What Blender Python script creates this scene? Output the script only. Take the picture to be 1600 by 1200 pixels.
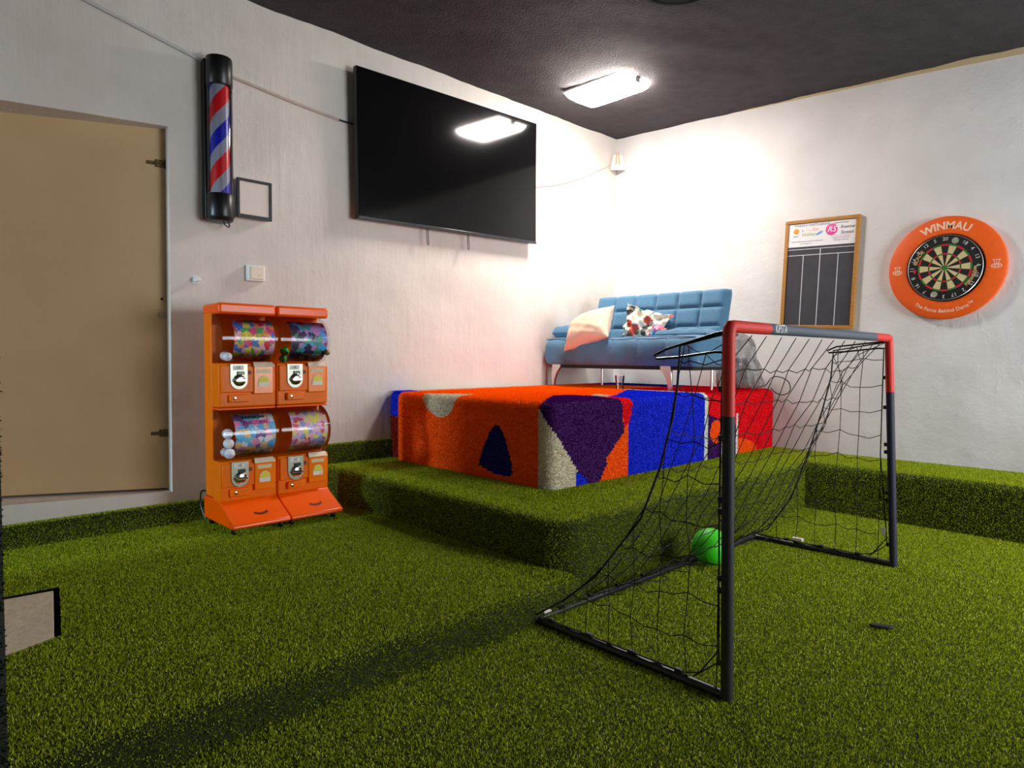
import bpy, bmesh, math, random
import numpy as np
from math import sin, cos, pi, radians as rad, sqrt, atan2
from mathutils import Matrix, Vector
from mathutils.geometry import tessellate_polygon

scn = bpy.context.scene
for o in list(bpy.data.objects):
    bpy.data.objects.remove(o)
COL = scn.collection

# ------------------------------------------------------------------ camera
def cam_axes(yaw, pitch, roll):
    F = Vector((cos(yaw)*cos(pitch), sin(yaw)*cos(pitch), -sin(pitch)))
    Rt = Vector((sin(yaw), -cos(yaw), 0))
    U = Rt.cross(F)
    return Rt*cos(roll)+U*sin(roll), -Rt*sin(roll)+U*cos(roll), F
r_, u_, f_ = cam_axes(rad(46.16), rad(2.35), rad(.32))
cam = bpy.data.cameras.new('camera'); camo = bpy.data.objects.new('camera', cam); COL.objects.link(camo)
cam.sensor_width = 36; cam.lens = 1034/1600*36; cam.clip_start = .02
camo.matrix_world = Matrix(((r_.x, u_.x, -f_.x, 0), (r_.y, u_.y, -f_.y, 0), (r_.z, u_.z, -f_.z, 1.12), (0, 0, 0, 1)))
scn.camera = camo
# ------------------------------------------------------------------ world, exposure, light levels
w = bpy.data.worlds.new('world'); scn.world = w; w.use_nodes = True
w.node_tree.nodes['Background'].inputs[0].default_value = (.6, .75, 1, 1)
w.node_tree.nodes['Background'].inputs[1].default_value = .02
scn.view_settings.view_transform = 'Standard'
try: scn.view_settings.look = 'None'
except Exception: pass
scn.view_settings.gamma = 1; scn.view_settings.use_curve_mapping = False
scn.view_settings.exposure = 0.27
LAMP_MAIN = 98      # emission of the warm panel lamp in view
LAMP_COOL = 20       # emission of the panel lamps further back in the room
DOORWAY = 250         # watts of cool light down the corridor on the left
WINDOW_FILL = 205         # watts of daylight from the fill window added unseen behind the viewer
try:
    scn.cycles.use_denoising = True
except Exception: pass

# ------------------------------------------------------------------ measurements
XB, YA = 5.65, 4.326            # wall planes
ZM, ZP, ZS = .11, .342, .85     # mid floor, green platform, coloured stage
PX, PY = 2.28, 2.03             # platform faces
def ceil_z(y): return 3.40-.048*(YA-y)

# ------------------------------------------------------------------ materials
def lin(c):
    return tuple(((v/255)/12.92 if v/255 <= .04045 else ((v/255+.055)/1.055)**2.4) for v in c[:3])+(1,)
MATS = {}
def mat(name, col, rough=.6, metal=0, spec=.5, col2=None, nscale=20, ncon=.5, bump=0, bscale=60, stretch=None,
        trans=0, alpha=1, emit=0, coat=0, sss=0, sheen=0, coords='Object', ior=1.45):
    if name in MATS: return MATS[name]
    m = bpy.data.materials.new(name); m.use_nodes = True; MATS[name] = m
    nt = m.node_tree; N = nt.nodes; Lk = nt.links; b = N['Principled BSDF']
    b.inputs['Base Color'].default_value = lin(col); b.inputs['Roughness'].default_value = rough
    b.inputs['Metallic'].default_value = metal; b.inputs['Specular IOR Level'].default_value = spec
    b.inputs['IOR'].default_value = ior
    b.inputs['Transmission Weight'].default_value = trans; b.inputs['Alpha'].default_value = alpha
    b.inputs['Coat Weight'].default_value = coat
    if sss:
        b.inputs['Subsurface Weight'].default_value = sss; b.inputs['Subsurface Radius'].default_value = (1, .4, .1)
        b.inputs['Subsurface Scale'].default_value = .03
    if sheen: b.inputs['Sheen Weight'].default_value = sheen
    if emit:
        b.inputs['Emission Color'].default_value = lin(col); b.inputs['Emission Strength'].default_value = emit
    if col2 or bump:
        tc = N.new('ShaderNodeTexCoord'); mp = N.new('ShaderNodeMapping')
        Lk.new(tc.outputs[coords], mp.inputs[0])
        if stretch: mp.inputs['Scale'].default_value = stretch
    if col2:
        n = N.new('ShaderNodeTexNoise'); n.inputs['Scale'].default_value = nscale; n.inputs['Detail'].default_value = 6
        Lk.new(mp.outputs[0], n.inputs['Vector'])
        r = N.new('ShaderNodeValToRGB'); r.color_ramp.elements[0].position = .5-ncon/2; r.color_ramp.elements[1].position = .5+ncon/2
        r.color_ramp.elements[0].color = lin(col); r.color_ramp.elements[1].color = lin(col2)
        Lk.new(n.outputs['Fac'], r.inputs[0]); Lk.new(r.outputs[0], b.inputs['Base Color'])
    if bump:
        n = N.new('ShaderNodeTexNoise'); n.inputs['Scale'].default_value = bscale; n.inputs['Detail'].default_value = 5
        Lk.new(mp.outputs[0], n.inputs['Vector'])
        bp = N.new('ShaderNodeBump'); bp.inputs['Strength'].default_value = bump; bp.inputs['Distance'].default_value = .02
        Lk.new(n.outputs['Fac'], bp.inputs['Height']); Lk.new(bp.outputs[0], b.inputs['Normal'])
    return m

def blade_mat(name, c1, c2, c3=None, tr=.25):
    """turf or carpet fibre: a random tint for each fibre"""
    if name in MATS: return MATS[name]
    m = bpy.data.materials.new(name); m.use_nodes = True; MATS[name] = m
    nt = m.node_tree; N = nt.nodes; Lk = nt.links; N.remove(N['Principled BSDF'])
    g = N.new('ShaderNodeNewGeometry'); r = N.new('ShaderNodeValToRGB')
    r.color_ramp.elements[0].color = lin(c1); r.color_ramp.elements[1].color = lin(c2)
    if c3:
        e = r.color_ramp.elements.new(.9); e.color = lin(c2); r.color_ramp.elements[2].color = lin(c3)
        r.color_ramp.elements[1].position = .8
    d = N.new('ShaderNodeBsdfDiffuse'); t = N.new('ShaderNodeBsdfTranslucent'); mx = N.new('ShaderNodeMixShader')
    Lk.new(g.outputs['Random Per Island'], r.inputs[0])
    Lk.new(r.outputs[0], d.inputs[0]); Lk.new(r.outputs[0], t.inputs[0])
    mx.inputs[0].default_value = tr
    Lk.new(d.outputs[0], mx.inputs[1]); Lk.new(t.outputs[0], mx.inputs[2]); Lk.new(mx.outputs[0], N['Material Output'].inputs[0])
    return m

def plaster(name, c1, c2, vert):
    """hand-plastered wall: lumps, trowel streaks and flaking specks in the relief"""
    m = bpy.data.materials.new(name); m.use_nodes = True
    nt = m.node_tree; N = nt.nodes; Lk = nt.links; b = N['Principled BSDF']; b.inputs['Roughness'].default_value = .75
    b.inputs['Specular IOR Level'].default_value = .25
    tc = N.new('ShaderNodeTexCoord')
    def noise(scale, det, st=None):
        mp = N.new('ShaderNodeMapping'); Lk.new(tc.outputs['Object'], mp.inputs[0])
        if st: mp.inputs['Scale'].default_value = st
        n = N.new('ShaderNodeTexNoise'); n.inputs['Scale'].default_value = scale; n.inputs['Detail'].default_value = det
        Lk.new(mp.outputs[0], n.inputs['Vector']); return n.outputs['Fac']
    def math_(op, a, c):
        q = N.new('ShaderNodeMath'); q.operation = op
        for i, v in enumerate((a, c)):
            if isinstance(v, (int, float)): q.inputs[i].default_value = v
            else: Lk.new(v, q.inputs[i])
        return q.outputs[0]
    lump = noise(5, 3); streak = noise(26, 4, (1, 1, .12)); fine = noise(90, 4)
    fl = N.new('ShaderNodeValToRGB'); Lk.new(noise(16, 3, (1, 1, .6)), fl.inputs[0])
    fl.color_ramp.elements[0].position = .62; fl.color_ramp.elements[1].position = .70
    h = math_('ADD', math_('MULTIPLY', lump, .7), math_('MULTIPLY', streak, vert))
    h = math_('ADD', h, math_('MULTIPLY', fine, .10)); h = math_('ADD', h, math_('MULTIPLY', fl.outputs[0], .07))
    bp = N.new('ShaderNodeBump'); bp.inputs['Strength'].default_value = .7; bp.inputs['Distance'].default_value = .02
    Lk.new(h, bp.inputs['Height']); Lk.new(bp.outputs[0], b.inputs['Normal'])
    r = N.new('ShaderNodeValToRGB'); r.color_ramp.elements[0].position = .3; r.color_ramp.elements[1].position = .7
    r.color_ramp.elements[0].color = lin(c1); r.color_ramp.elements[1].color = lin(c2)
    Lk.new(noise(2.2, 4), r.inputs[0]); Lk.new(r.outputs[0], b.inputs['Base Color'])
    MATS[name] = m; return m

# ------------------------------------------------------------------ mesh helpers
class MB:
    def __init__(s): s.v = []; s.f = []; s.m = []
    def add(s, vs, fs, mi=0):
        o = len(s.v); s.v += [tuple(p) for p in vs]; s.f += [tuple(i+o for i in f) for f in fs]; s.m += [mi]*len(fs); return s
    def box(s, x0, x1, y0, y1, z0, z1, mi=0):
        return s.add([(x0,y0,z0),(x1,y0,z0),(x1,y1,z0),(x0,y1,z0),(x0,y0,z1),(x1,y0,z1),(x1,y1,z1),(x0,y1,z1)],
              [(3,2,1,0),(4,5,6,7),(0,1,5,4),(1,2,6,5),(2,3,7,6),(3,0,4,7)], mi)
    def tube(s, pts, r, n=6, mi=0, cap=True, closed=False):
        pts = [Vector(p) for p in pts]; k = len(pts); vs = []; fs = []
        rr = r if isinstance(r, (list, tuple)) else [r]*k
        up = None
        for i, p in enumerate(pts):
            if closed: t = pts[(i+1) % k]-pts[i-1]
            else: t = pts[min(i+1, k-1)]-pts[max(i-1, 0)]
            if t.length < 1e-9: t = Vector((0, 0, 1))
            t.normalize()
            if up is None: up = Vector((0, 0, 1)) if abs(t.z) < .9 else Vector((1, 0, 0))
            a = t.cross(up)
            if a.length < 1e-6: a = t.cross(Vector((1, .1, 0)))
            a.normalize(); b = a.cross(t); up = b
            for j in range(n):
                q = 2*pi*j/n; vs.append(p+(a*cos(q)+b*sin(q))*rr[i])
        for i in range(k if closed else k-1):
            i2 = (i+1) % k
            for j in range(n):
                fs.append((i*n+j, i*n+(j+1) % n, i2*n+(j+1) % n, i2*n+j))
        if cap and not closed:
            fs.append(tuple(range(n))[::-1]); fs.append(tuple((k-1)*n+j for j in range(n)))
        return s.add(vs, fs, mi)
    def lathe(s, prof, c=(0,0,0), n=32, axis='z', mi=0, cap=True):
        vs = []; fs = []
        for (r, h) in prof:
            for j in range(n):
                q = 2*pi*j/n; a, b = r*cos(q), r*sin(q)
                p = {'z': (a, b, h), 'y': (a, h, b), 'x': (h, a, b)}[axis]
                vs.append((c[0]+p[0], c[1]+p[1], c[2]+p[2]))
        for i in range(len(prof)-1):
            for j in range(n):
                q = (i*n+j, i*n+(j+1) % n, (i+1)*n+(j+1) % n, (i+1)*n+j)
                fs.append(q if axis != 'y' else q[::-1])
        if cap:
            fs.append(tuple(range(n))[::-1]); fs.append(tuple((len(prof)-1)*n+j for j in range(n)))
        return s.add(vs, fs, mi)
    def prism(s, poly, y0, y1, mi=0, plane='xz'):
        """polygon in a plane, given depth along the third axis"""
        k = len(poly); 
        def P(a, b, d): return {'xz': (a, d, b), 'yz': (d, a, b), 'xy': (a, b, d)}[plane]
        vs = [P(a, b, y0) for a, b in poly]+[P(a, b, y1) for a, b in poly]
        fs = [tuple(range(k)), tuple(range(2*k-1, k-1, -1))]+[(i, k+i, k+(i+1) % k, (i+1) % k) for i in range(k)]
        return s.add(vs, fs, mi)
    def grid(s, fn, nu, nv, mi=0):
        vs = [fn(i/nu, j/nv) for j in range(nv+1) for i in range(nu+1)]
        fs = [(j*(nu+1)+i, j*(nu+1)+i+1, (j+1)*(nu+1)+i+1, (j+1)*(nu+1)+i) for j in range(nv) for i in range(nu)]
        return s.add(vs, fs, mi)
    def mesh(s, name, mats, smooth=None):
        me = bpy.data.meshes.new(name); me.from_pydata(s.v, [], s.f)
        for m in (mats if isinstance(mats, (list, tuple)) else [mats]): me.materials.append(m)
        if any(s.m): me.polygons.foreach_set('material_index', s.m)
        bm = bmesh.new(); bm.from_mesh(me); bmesh.ops.recalc_face_normals(bm, faces=bm.faces); bm.to_mesh(me); bm.free()
        if smooth is not None:
            me.shade_smooth(); me.set_sharp_from_angle(angle=rad(smooth))
        return me
    def build(s, name, mats, parent=None, smooth=40, bevel=0, seg=2, world=False):
        if world and parent:
            inv = parent.matrix_basis.inverted(); s.v = [tuple(inv @ Vector(p)) for p in s.v]
        o = bpy.data.objects.new(name, s.mesh(name, mats, smooth)); COL.objects.link(o)
        if parent: o.parent = parent
        if bevel:
            b = o.modifiers.new('bevel', 'BEVEL'); b.width = bevel; b.segments = seg; b.limit_method = 'ANGLE'; b.angle_limit = rad(35)
        return o
def thing(name, label, cat, loc=(0,0,0), rot=(0,0,0), group=None):
    o = bpy.data.objects.new(name, None); COL.objects.link(o); o.location = loc; o.rotation_euler = rot
    o.matrix_basis = Matrix.LocRotScale(Vector(loc), __import__('mathutils').Euler(rot), None)
    o.empty_display_size = .1
    return tag(o, label, cat, group)
def tag(o, label, cat, group=None):
    o['label'] = label; o['category'] = cat
    if group: o['group'] = group
    return o
def struct(o, label=None, cat=None):
    o['kind'] = 'structure'
    if label: o['label'] = label
    if cat: o['category'] = cat
    return o
def copy_part(src, parent, mats=None):
    o = src.copy(); COL.objects.link(o); o.parent = parent; return o

_txt = {}
def text_geo(s, size=1.0, shear=0, bold=0):
    key = (s, shear, bold)
    if key not in _txt:
        c = bpy.data.curves.new('t', 'FONT'); c.body = s; c.align_x = 'CENTER'; c.align_y = 'CENTER'
        c.resolution_u = 3; c.shear = shear; c.offset = bold
        o = bpy.data.objects.new('t', c); COL.objects.link(o)
        dg = bpy.context.evaluated_depsgraph_get(); me = o.evaluated_get(dg).to_mesh()
        vs = [tuple(v.co) for v in me.vertices]; fs = [tuple(p.vertices) for p in me.polygons]
        o.evaluated_get(dg).to_mesh_clear(); bpy.data.objects.remove(o); bpy.data.curves.remove(c)
        _txt[key] = (vs, fs)
    vs, fs = _txt[key]
    return [(x*size, y*size) for x, y, z in vs], fs
def put_text(mb, s, size, fn, mi=0, shear=0, bold=0, sx=1):
    vs, fs = text_geo(s, size, shear, bold); mb.add([fn(x*sx, y) for x, y in vs], fs, mi); return mb

# ------------------------------------------------------------------ turf
def tri_array(mb):
    out = []
    for f in mb.f:
        for i in range(1, len(f)-1): out.append((mb.v[f[0]], mb.v[f[i]], mb.v[f[i+1]]))
    return np.array(out)
def turf(name, mb, mats, density, length, width, seed=1, keep=None, base_mi=0, blade_mi=1, lean=.75):
    """mb = backing surface; fibres stand on it. Returns ONE mesh: backing + pile."""
    rng = np.random.default_rng(seed)
    T = tri_array(mb); a, b, c = T[:, 0], T[:, 1], T[:, 2]
    cr = np.cross(b-a, c-a); A = np.linalg.norm(cr, axis=1)/2; nrm = cr/np.maximum(1e-9, 2*A[:, None])
    cnt = rng.poisson(A*density); idx = np.repeat(np.arange(len(T)), cnt); n = len(idx)
    u = rng.random(n); v = rng.random(n); fl = u+v > 1; u[fl] = 1-u[fl]; v[fl] = 1-v[fl]
    P = a[idx]+u[:, None]*(b-a)[idx]+v[:, None]*(c-a)[idx]; Nn = nrm[idx]
    if keep is not None:
        k = keep(P); P = P[k]; Nn = Nn[k]; n = len(P)
    R = rng.normal(size=(n, 3)); R -= (R*Nn).sum(1)[:, None]*Nn; R /= np.linalg.norm(R, axis=1)[:, None]
    S = np.cross(Nn, R)
    th = rng.random(n)*lean; ln = length*(.6+.7*rng.random(n)); wd = width*(.6+.8*rng.random(n))
    tip = P+Nn*(ln*np.cos(th))[:, None]+R*(ln*np.sin(th))[:, None]
    # side direction random about the fibre, so that faces catch light from all sides
    ph = rng.random(n)*pi; Sd = S*np.cos(ph)[:, None]+R*np.sin(ph)[:, None]
    p0 = P-Sd*(wd/2)[:, None]; p1 = P+Sd*(wd/2)[:, None]
    V = np.empty((3*n, 3)); V[0::3] = p0; V[1::3] = p1; V[2::3] = tip
    bv = np.array(mb.v, dtype=float); nb = len(bv)
    me = bpy.data.meshes.new(name)
    loops = [i for f in mb.f for i in f]; nl = len(loops); npoly = len(mb.f)
    me.vertices.add(nb+3*n); me.vertices.foreach_set('co', np.concatenate([bv, V]).ravel())
    me.loops.add(nl+3*n); me.loops.foreach_set('vertex_index', np.concatenate([np.array(loops), np.arange(3*n)+nb]).astype(np.int32))
    me.polygons.add(npoly+n)
    starts = np.concatenate([np.cumsum([0]+[len(f) for f in mb.f])[:-1], nl+3*np.arange(n)]).astype(np.int32)
    me.polygons.foreach_set('loop_start', starts)
    mi = np.concatenate([np.array(mb.m)*0+base_mi, np.full(n, blade_mi)]).astype(np.int32)
    me.polygons.foreach_set('material_index', mi)
    for m in mats: me.materials.append(m)
    me.update(calc_edges=True); me.validate()
    o = bpy.data.objects.new(name, me); COL.objects.link(o)
    return o

G_BASE = mat('turf backing', (26, 34, 10), rough=.95, col2=(44, 54, 14), nscale=120, ncon=.4)
G_BLADE = blade_mat('turf fibre', (86, 112, 8), (188, 202, 34), (222, 222, 112), tr=.12)
TURF = [G_BASE, G_BLADE]

def flat_poly(mb, outer, hole, z):
    loops = [[Vector((x, y, 0)) for x, y in outer]]
    if hole: loops.append([Vector((x, y, 0)) for x, y in hole])
    pts = [p for l in loops for p in l]
    tris = tessellate_polygon(loops)
    vs = [(p.x, p.y, z) for p in pts]; fs = []
    for t in tris:
        a, b, c = [Vector(vs[i]) for i in t]
        fs.append(t if (b-a).cross(c-a).z > 0 else t[::-1])
    mb.add(vs, fs)

# ------------------------------------------------------------------ room shell
W_A = plaster('white plaster streaked', (208, 200, 192), (222, 215, 208), .24)
W_B = plaster('white plaster smooth', (212, 210, 208), (226, 225, 223), .04)
BEIGE = mat('bare beige plaster', (196, 180, 140), rough=.9)
ZTOP = 3.5
LX, BY = -1.9, -2.6      # the walls behind the camera
# floor (lower level)
mb = MB(); flat_poly(mb, [(LX, BY), (5.02, BY), (5.02, 2.06), (LX, 2.06)], None, 0)
fl = turf('floor', mb, TURF, 50000, .0085, .0042, 3,
          keep=lambda P: (P[:, 0] > .15) & (P[:, 1] > -1.4) & (P[:, 0]+P[:, 1] > 1.2) & (P[:, 0] > 1.3*(-P[:, 1])) & (P[:, 1] < 2.05))
struct(fl, 'lower floor of short green artificial turf under the football goal', 'floor')
# mid floor with rounded riser, a hole for the white slab
HOLE = [(.55, 3.402), (.455, 2.80), (-.10, 2.575), (-.10, 3.445)]
mb = MB(); flat_poly(mb, [(LX, 1.985), (PX+.02, 1.985), (PX+.02, 4.22), (LX, 4.22)], HOLE, ZM)
prof = [(1.895, -.002)]+[(1.985-.09*cos(q), ZM*sin(q)) for q in [pi/2*i/8 for i in range(1, 9)]]
xs = [LX+i*(PX+.02-LX)/40 for i in range(41)]
mb.grid(lambda u, v: (LX+u*(PX+.02-LX), prof[round(v*8)][0]+.008*sin(9*u+2)*(1-v), prof[round(v*8)][1]), 40, 8)
cove = [(4.20, ZM), (4.225, ZM+.02), (4.26, ZM+.06), (4.285, ZM+.105), (4.33, ZM+.108)]
mb.grid(lambda u, v: (LX+u*(PX-LX), cove[round(v*4)][0], cove[round(v*4)][1]), 30, 4)
mf = turf('floor', mb, TURF, 50000, .0085, .0042, 4, keep=lambda P: (P[:, 0] > -.3))
struct(mf, 'raised middle floor of green artificial turf where the capsule machines stand', 'floor')
# platform: L-shaped, rounded top edge
def plat_line(off):
    R = .14; c = (PX+R, PY+R); pts = [(PX+off, 4.36)]
    for y in (3.8, 3.2, 2.6): pts.append((PX+off, y))
    for i in range(7):
        q = pi+pi/2*i/6; pts.append((c[0]+(R-off)*cos(q), c[1]+(R-off)*sin(q)))
    for x in (3.0, 3.6, 4.2, 4.7): pts.append((x, PY+off))
    pts += [(5.0+off, PY+off), (5.0+off, 1.2), (5.0+off, .2), (5.0+off, -1.0), (5.0+off, BY)]
    return pts
rr = .05
prof = [(0, 0), (0, .12), (0, ZP-rr)]+[(rr-rr*cos(q), ZP-rr+rr*sin(q)) for q in [pi/2*i/5 for i in range(1, 6)]]
lines = [plat_line(o) for o, z in prof]; k = len(lines[0]); mb = MB()
mb.add([(x, y, prof[i][1]) for i, L in enumerate(lines) for x, y in L],
       [(i*k+j, i*k+j+1, (i+1)*k+j+1, (i+1)*k+j) for i in range(len(lines)-1) for j in range(k-1)])
flat_poly(mb, lines[-1]+[(XB, BY), (XB, 4.36)], None, ZP)
# carpet turned up against the wall beside the stage
mb.grid(lambda u, v: (PX+u*.6, [4.33, 4.30, 4.298, 4.30][3-round(v*3)]-.0, [ZP, ZP+.005, ZP+.139, ZP+.145][round(v*3)]), 4, 3)
pf = turf('floor', mb, TURF, 50000, .0085, .0042, 5,
          keep=lambda P: (P[:, 1] > -1.2) & ~((P[:, 0] > 2.9) & (P[:, 1] > 2.7)))
struct(pf, 'raised turf platform and ledge wrapping around the coloured stage', 'floor')
# wall A (left back) with the door opening, wall B (right back), near walls, ceiling
OP = [(.25, .335), (1.285, .285), (1.295, 2.485), (.25, 2.41)]
mb = MB()
def wallA(y0, y1, outer, hole):
    loops = [[Vector((x, z, 0)) for x, z in outer], [Vector((x, z, 0)) for x, z in hole]]
    pts = [p for l in loops for p in l]
    for yy in (y0, y1):
        mb.add([(p.x, yy, p.y) for p in pts], [tuple(t) for t in tessellate_polygon(loops)])
    kk = len(hole)
    vs = [(x, y0, z) for x, z in hole]+[(x, y1, z) for x, z in hole]
    mb.add(vs, [(i, (i+1) % kk, kk+(i+1) % kk, kk+i) for i in range(kk)])
wallA(YA, YA+.42, [(LX-.1, -.1), (XB+.1, -.1), (XB+.1, ZTOP), (LX-.1, ZTOP)], OP)
mb.box(.2, 1.4, YA+.42, YA+.46, .2, 2.6)
struct(mb.build('wall_left', W_A, smooth=None), 'uneven white plaster wall behind the television and capsule machines', 'wall')
mb = MB().box(XB, XB+.1, BY-.1, YA+.1, -.1, ZTOP)
struct(mb.build('wall_right', W_B, smooth=None), 'smooth white wall carrying the dartboard and chalkboard', 'wall')
WX0, WX1, WZ0, WZ1 = 3.0, 5.3, .55, 2.55
mb = MB().box(LX-.1, WX0, BY-.1, BY, -.1, ZTOP).box(WX1, XB+.1, BY-.1, BY, -.1, ZTOP).box(WX0, WX1, BY-.1, BY, -.1, WZ0).box(WX0, WX1, BY-.1, BY, WZ1, ZTOP)
struct(mb.build('wall_back', W_B, smooth=None), 'plain white wall with the added fill window behind the viewer', 'wall')
wn = bpy.data.objects.new('fill_window_1', None); COL.objects.link(wn); struct(wn, 'wide window added unseen behind the viewer as fill', 'window')
for x0, x1, z0, z1 in ((WX0, WX1, WZ0, WZ0+.05), (WX0, WX1, WZ1-.05, WZ1), (WX0, WX0+.05, WZ0, WZ1), (WX1-.05, WX1, WZ0, WZ1), (4.12, 4.17, WZ0, WZ1)):
    MB().box(x0, x1, BY-.08, BY-.02, z0, z1).build('window_frame', mat('window frame', (220, 220, 216), rough=.4), wn)
# wall on the camera's left with a doorway to the next room
mb = MB().box(LX-.1, LX, BY, 3.86, -.1, ZTOP).box(LX-.1, LX, 3.86, YA, 2.15, ZTOP)
struct(mb.build('wall_front', W_B, smooth=None), 'white wall with an open doorway to the next room', 'wall')
random.seed(3)
mb = MB()
def cz(u, v):
    x = LX+u*(XB-LX+.002); y = BY+v*(YA-BY+.002)
    return (x, y, ceil_z(y)+.006*sin(7.1*x+1.3*sin(5*y))*sin(6.3*y+x)+random.uniform(-.003, .003))
mb.grid(cz, 90, 84)
mb.box(LX, XB, BY, YA, 3.46, 3.5)
struct(mb.build('ceiling', mat('charcoal stucco', (66, 62, 64), rough=.9, col2=(50, 47, 49), nscale=9, ncon=.5, bump=.6, bscale=70), smooth=60), 'rough charcoal painted ceiling', 'ceiling')
pts = [(2.95, 0), (2.2, .012), (1.6, .022), (.9, .045), (.3, .055), (-2.5, .06)]
mb = MB(); mb.prism([(y, ceil_z(y)+.02) for y, d in pts]+[(y, ceil_z(y)-d-.004) for y, d in pts[::-1]], XB-.004, XB+.002, plane='yz')
struct(mb.build('trim_1', BEIGE, smooth=None), 'narrow strip of bare beige plaster under the ceiling', 'trim')
# near pier wrapped in the same turf, just at the left edge of the view
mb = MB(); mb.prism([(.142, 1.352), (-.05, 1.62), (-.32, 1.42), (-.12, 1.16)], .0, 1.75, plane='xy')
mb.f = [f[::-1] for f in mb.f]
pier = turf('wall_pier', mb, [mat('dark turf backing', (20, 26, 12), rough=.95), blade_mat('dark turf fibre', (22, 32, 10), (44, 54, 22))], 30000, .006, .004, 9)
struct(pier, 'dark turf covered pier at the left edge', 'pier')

# ------------------------------------------------------------------ lamps
def panel_lamp(loc, label, emit, col, group):
    t = thing('ceiling_lamp', label, 'lamp', loc, (0, 0, 0), group)
    wx, wy, h = .185, .31, .055
    mb = MB().box(-wx-.004, wx+.004, -wy-.004, wy+.004, -.015, .004)
    mb.build('base_tray', mat('lamp white', (225, 225, 222), rough=.4), t, bevel=.004)
    mb = MB()
    def dome(u, v):
        a = (u-.5)*2; b = (v-.5)*2
        k = (1-abs(a)**6)*(1-abs(b)**8)
        return (a*wx, b*wy, -.016-h*max(0, k)**.35)
    mb.grid(dome, 24, 28)
    mb.build('diffuser', mat('diffuser %g' % emit, col, emit=emit), t, smooth=60)
    for s in (-1, 1):
        MB().box(-.03, .03, s*wy-.004, s*wy+.008, -.05, -.012).build('end_clip', mat('lamp grey clip', (150, 150, 150), rough=.4), t, bevel=.002)
    return t
panel_lamp((4.42, 3.49, ceil_z(3.49)), 'glowing rectangular ceiling lamp in front of the corner', LAMP_MAIN, (255, 244, 236), None)
panel_lamp((5.02, -1.1, ceil_z(-1.1)), 'cool white ceiling lamp out of view, by the dartboard wall', LAMP_COOL, (214, 230, 255), None)
# round black ceiling fixture
t = thing('ceiling_speaker', 'round black ceiling fixture at the top edge of the view', 'fixture', (3.36, 2.13, ceil_z(2.13)))
MB().lathe([(.25, .01), (.25, -.03), (.235, -.045), (.2, -.05)], n=48).build('rim', mat('fixture black', (14, 14, 15), rough=1, spec=.05), t)
MB().lathe([(.2, -.046), (.19, -.052), (.02, -.056)], n=48).build('cover', mat('fixture cover', (22, 21, 22), rough=1, spec=.05), t)
# light in the next room, coming through the doorway on the left
def area(name, loc, rot, sx, sy, watts, col):
    ld = bpy.data.lights.new(name, 'AREA'); ld.shape = 'RECTANGLE'; ld.size = sx; ld.size_y = sy; ld.energy = watts; ld.color = col
    lo = bpy.data.objects.new(name, ld); COL.objects.link(lo); lo.location = loc; lo.rotation_euler = rot
area('doorway_light', (-5.5, 4.10, 1.7), (0, rad(-90), 0), 1.2, .3, DOORWAY, (.62, .85, 1.0))
area('fill_light', (4.15, BY-.25, 1.55), (rad(90), 0, 0), 2.3, 2.0, WINDOW_FILL, (.93, .97, 1.0))  # added frontal fill, shining through the unseen back window

# ------------------------------------------------------------------ door in wall A
t = thing('door_1', 'unpainted fibreboard cupboard door with rusty hinges', 'door', (1.295, 4.40, 0)); t['kind'] = 'structure'; del t['category']; t['category'] = 'door'
ang = rad(180-10.5)
dx, dy = cos(ang), sin(ang)
mb = MB()
L_ = .97
zb0, zb1, zt0, zt1 = .298, .345, 2.492, 2.43
n0 = (-dy*.0, 0)
def dp(s, off, z): return (dx*s+(-dy)*off*-1*-1, dy*s+dx*off*-1*-1*1, z)
vs = []
for off in (0, .02):
    nx, ny = sin(ang), -cos(ang)      # normal away from the viewer
    for s, z in ((0, zb0), (L_, zb1), (L_, zt1), (0, zt0)):
        vs.append((dx*s+nx*off*(1 if ny > 0 else -1), dy*s+ny*off*(1 if ny > 0 else -1), z))
mb.add(vs, [(0, 1, 2, 3), (7, 6, 5, 4), (0, 4, 5, 1), (1, 5, 6, 2), (2, 6, 7, 3), (3, 7, 4, 0)])
mb.build('door_leaf', mat('raw fibreboard', (196, 166, 124), rough=.8, col2=(208, 178, 136), nscale=3, ncon=.7, bump=.1, bscale=200), t, smooth=None)
RUST = mat('rusty metal', (70, 52, 34), rough=.6, metal=.5, col2=(110, 90, 60), nscale=60)
for z in (2.275, .64):
    mb = MB()
    def hp(s, o, zz): return (dx*s, dy*s-o, zz)
    for s0, s1, z0, z1, o in ((.004, .055, -.022, .022, .004), (.055, .10, -.010, .010, .003)):
        c = [hp(s, oo, z+zz) for oo in (0, o+.004) for s, zz in ((s0, z0), (s1, z0), (s1, z1), (s0, z1))]
        mb.add(c, [(0, 1, 2, 3), (7, 6, 5, 4), (0, 4, 5, 1), (1, 5, 6, 2), (2, 6, 7, 3), (3, 7, 4, 0)])
    mb.tube([hp(.0, .008, z-.03), hp(.0, .008, z+.03)], .006, 8)
    hg = mb.build('hinge', RUST, t)
    mb = MB()
    for s in (.018, .04):
        for q in (-.012, .012):
            mb.lathe([(.004, 0), (.003, -.003)], hp(s, .008, z+q), n=8, axis='y')
    mb.build('screws', mat('screw brass', (170, 140, 80), rough=.4, metal=.8), hg)
# latch holes in the leaf
for z, r0 in ((1.46, .008), (1.36, .022)):
    MB().lathe([(r0, 0), (r0*.9, -.004)], (dx*.03, dy*.03-.001, z), n=16, axis='y').build('latch_hole' if r0 < .01 else 'latch_mark', mat('hole dark', (20, 18, 15), rough=.9) if r0 < .01 else mat('latch mark', (176, 152, 118), rough=.8), t)
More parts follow.
